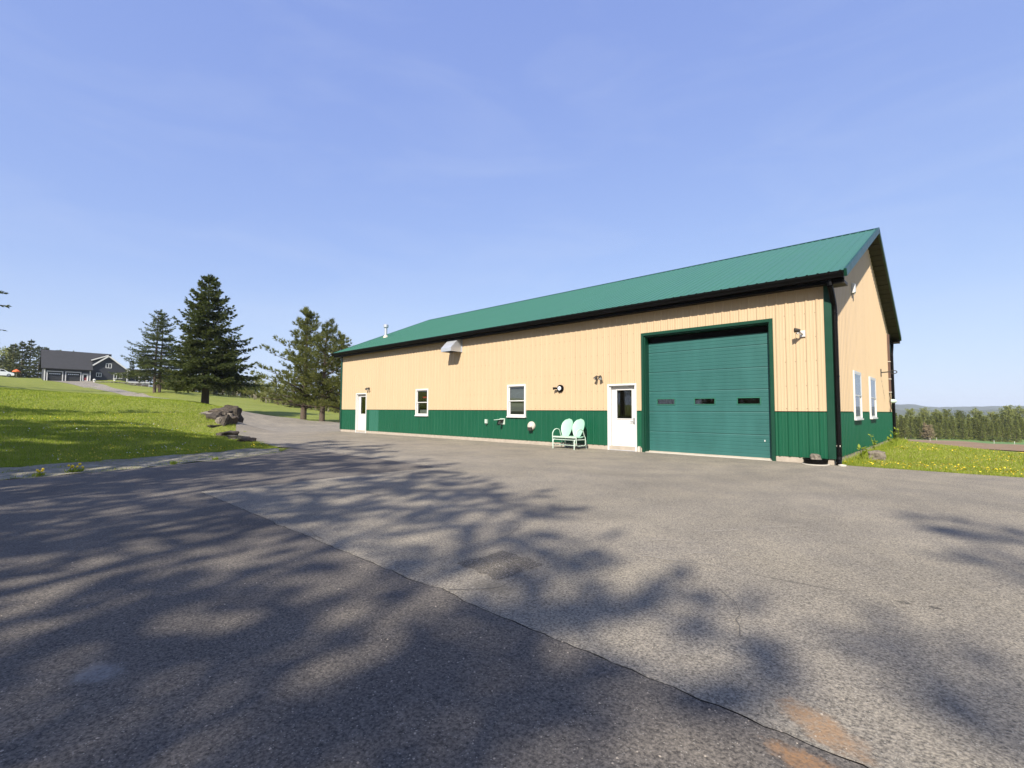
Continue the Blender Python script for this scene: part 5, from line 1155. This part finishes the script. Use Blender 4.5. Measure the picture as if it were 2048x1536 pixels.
def weed(x, y, h, n, lab, nf):
    z = H(x, y); t = thing('weed_clump', lab, 'weed', (x, y, z), 'weed clumps'); rs = random.Random(int(x*100)); tm = TM()
    for k in range(n):
        a = rs.uniform(0, 6.28); p = Vector((x+rs.gauss(0, h*.35), y+rs.gauss(0, h*.35), z)); d = Vector((math.cos(a)*.8, math.sin(a)*.8, rs.uniform(.4, 1.6))).normalized()
        tm.spray(p-t.location, d, Vector((-math.sin(a), math.cos(a), 0)), h*rs.uniform(.5, 1), h*.10)
    link('leaves', tm.mesh('leaves', M['blade']), t)
    mb = MB(O=(x, y, z))
    for k in range(nf):
        c = Vector((rs.gauss(0, h*.3), rs.gauss(0, h*.3), h*rs.uniform(.7, 1.1))); mb.lathe([(.004, -.02), (.024, 0), (.018, .012), (.01, .024)], 8, 'n', c); 
    if nf: tag(mb.build('flower_heads', M['yellow'], t), kind='stuff')
for q in ((-10.75, -12.75, .16, 60, 'dandelion clump with yellow heads at the asphalt edge, largest on the gravel verge', 9), (-10.6, -13.25, .12, 40, 'small dandelion clump at the far left of the gravel verge', 5), (-11.2, -11.0, .13, 50, 'green weed tuft without flowers midway along the gravel verge', 0), (-11.7, -10.0, .11, 40, 'low weed tuft on the gravel verge nearest the boulders', 0)): weed(*q)
def tall_weed(x, y, h, lab):
    z = H(x, y); t = thing('tall_weed', lab, 'weed', (x, y, z), 'tall weeds at the gable wall'); rs = random.Random(int(y*10)); mb = MB(O=(x, y, z)); tm = TM()
    for k in range(4):
        e = Vector((rs.gauss(0, .12), rs.gauss(0, .15), h*rs.uniform(.7, 1))); mb.tube([(0, 0, 0), tuple(e*.5+Vector((0, 0, .04))), tuple(e)], .009, 5, .004)
        for j in range(9): f_ = rs.uniform(.25, 1); d = Vector((rs.gauss(0, 1), rs.gauss(0, 1), rs.uniform(-.1, .8))).normalized(); tm.spray(e*f_, d, d.cross(Vector((0, 0, 1))).normalized(), .13, .035)
    mb.build('stem', M['blade'], t); link('leaves', tm.mesh('leaves', M['blade']), t)
# ragged blades where turf meets paving, loose grit, hairline cracks
def along(poly, n, wdt):
    P = []; rr_ = rg.random
    seg = [(Vector(a), Vector(b)) for a, b in zip(poly[:-1], poly[1:])]; Ls = np.array([(b-a).length for a, b in seg]); pick = rg.choice(len(seg), n, p=Ls/Ls.sum()); u = rg.random(n)
    X = np.array([seg[k][0].x+(seg[k][1].x-seg[k][0].x)*t_ for k, t_ in zip(pick, u)]); Y = np.array([seg[k][0].y+(seg[k][1].y-seg[k][0].y)*t_ for k, t_ in zip(pick, u)])
    wob = .5+.5*np.sin(X*7+Y*5)*np.sin(X*2.3-Y*3.1)
    return X+rg.normal(0, wdt, n)*wob, Y+rg.normal(0, wdt, n)*wob, np.full(n, 14.)
P = along([(.15, .16), (.6, .10), (3, .08), (8, .27)], 7000, .07); blades('edge_grass', P, rg.uniform(.02, .10, 7000), .006, M['blade'], .9)
P = along([(-13.15, -13.8), (-13.6, -12.4), (-14.0, -11.4), (-14.3, -9.6), (-14.9, -8.2), (-14.6, -7.4), (-17.5, -7.0), (-20.6, -6.55), (-24.1, -5.75)], 9000, .16); blades('edge_grass', P, rg.uniform(.02, .08, 9000), .006, M['blade'], .9)
P = along([(-10.26, -13.78), (-10.45, -12.84), (-10.85, -11.5), (-11.7, -9.6), (-12.7, -8.05), (-14.2, -7.1)], 2600, .12); blades('edge_grass', P, rg.uniform(.015, .06, 2600), .006, M['blade'], .9)
n = 1100; a = rg.uniform(math.pi*.52, math.pi*1.02, n); r = np.exp(rg.uniform(math.log(1.3), math.log(16), n)); X, Y = CAM_POS.x+r*np.cos(a), CAM_POS.y+r*np.sin(a); ok = (Y < -.6) & (X > -9.5); X, Y, r = X[ok], Y[ok], r[ok]; n = len(X)
sz = rg.uniform(.0022, .006, n)*(1+.05*r); B = np.array([(1, 0, 0), (0, 1, 0), (-1, 0, 0), (0, -1, 0), (0, 0, 1)]); Rz = rg.uniform(0, 6.28, n)
V = np.stack([np.c_[X+sz*(b[0]*np.cos(Rz)-b[1]*np.sin(Rz))*rg.uniform(.6, 1.3, n), Y+sz*(b[0]*np.sin(Rz)+b[1]*np.cos(Rz))*rg.uniform(.6, 1.3, n), np.full(n, Z0+.0125)+sz*b[2]*rg.uniform(.5, 1, n)] for b in B], 1).reshape(-1, 3)
bs = np.arange(n)[:, None]*5; F = np.concatenate([np.c_[bs+q, bs+(q+1) % 4, bs+4] for q in range(4)])
tag(link('loose_grit', npmesh('loose_grit', V, F, M['concrete'])), kind='stuff')
rc = random.Random(31)
def crack(x, y, ang, n, mat, nm, w0=.004):
    pts = [(x, y)]
    for k in range(n): ang += rc.gauss(0, .35); st = rc.uniform(.05, .16); pts.append((pts[-1][0]+math.cos(ang)*st, pts[-1][1]+math.sin(ang)*st))
    L_r = []; R_r = []
    for k, (px_, py_) in enumerate(pts):
        w_ = w0*(1-k/len(pts))*rc.uniform(.5, 1.3)+.0008; L_r.append((px_-math.sin(ang)*w_, py_+math.cos(ang)*w_, Z0+.0165)); R_r.append((px_+math.sin(ang)*w_, py_-math.cos(ang)*w_, Z0+.0165))
    me = bpy.data.meshes.new(nm); m_n = len(pts); me.from_pydata(L_r+R_r, [], [(k, k+1, m_n+k+1, m_n+k) for k in range(m_n-1)]); me.materials.append(mat); tag(link(nm, me), kind='structure')
for x, y, an, n in ((-3.6, -11.6, 1.2, 7), (-.45, -11.6, .9, 9), (-2.4, -11.6, 2.2, 6), (.6, -9.2, 2.6, 14), (-1.8, -9.8, .3, 12), (1.3, -10.9, 1.9, 8), (-4.5, -9.9, .1, 16)): crack(x, y, an, n, M['tarmark'], 'crack')
for x, y, an, n in ((-.1, -9.4, .6, 5), (.15, -9.9, .9, 6), (.45, -9.55, 1.0, 5), (-.9, -7.4, .7, 6)): crack(x, y, an, n, M['scuff'], 'scuff_mark', .006)
tall_weed(.35, 1.6, .42, 'leafy weed nearest the front corner at the gable wall'); tall_weed(.42, 3.6, .6, 'taller leafy weed just beyond the pale stone at the gable wall'); tall_weed(.3, 11.6, .7, 'tall weed near the far corner of the gable wall'); tall_weed(.35, 8.2, .4, 'weed under the far gable window')

# ------------------------------------------------------------------ clear spring air, a little hazy over the miles
m = bpy.data.materials.new('air'); m.use_nodes = True; t = m.node_tree; t.nodes.remove(t.nodes['Principled BSDF'])
v = t.nodes.new('ShaderNodeVolumePrincipled'); v.inputs['Color'].default_value = (.82, .9, 1, 1); v.inputs['Density'].default_value = .00015; v.inputs['Anisotropy'].default_value = .0
t.links.new(v.outputs[0], t.nodes['Material Output'].inputs['Volume'])
hz = MB().box(-3050, 3050, -3050, 3050, -30, 62).build('haze', m); tag(hz, kind='stuff')
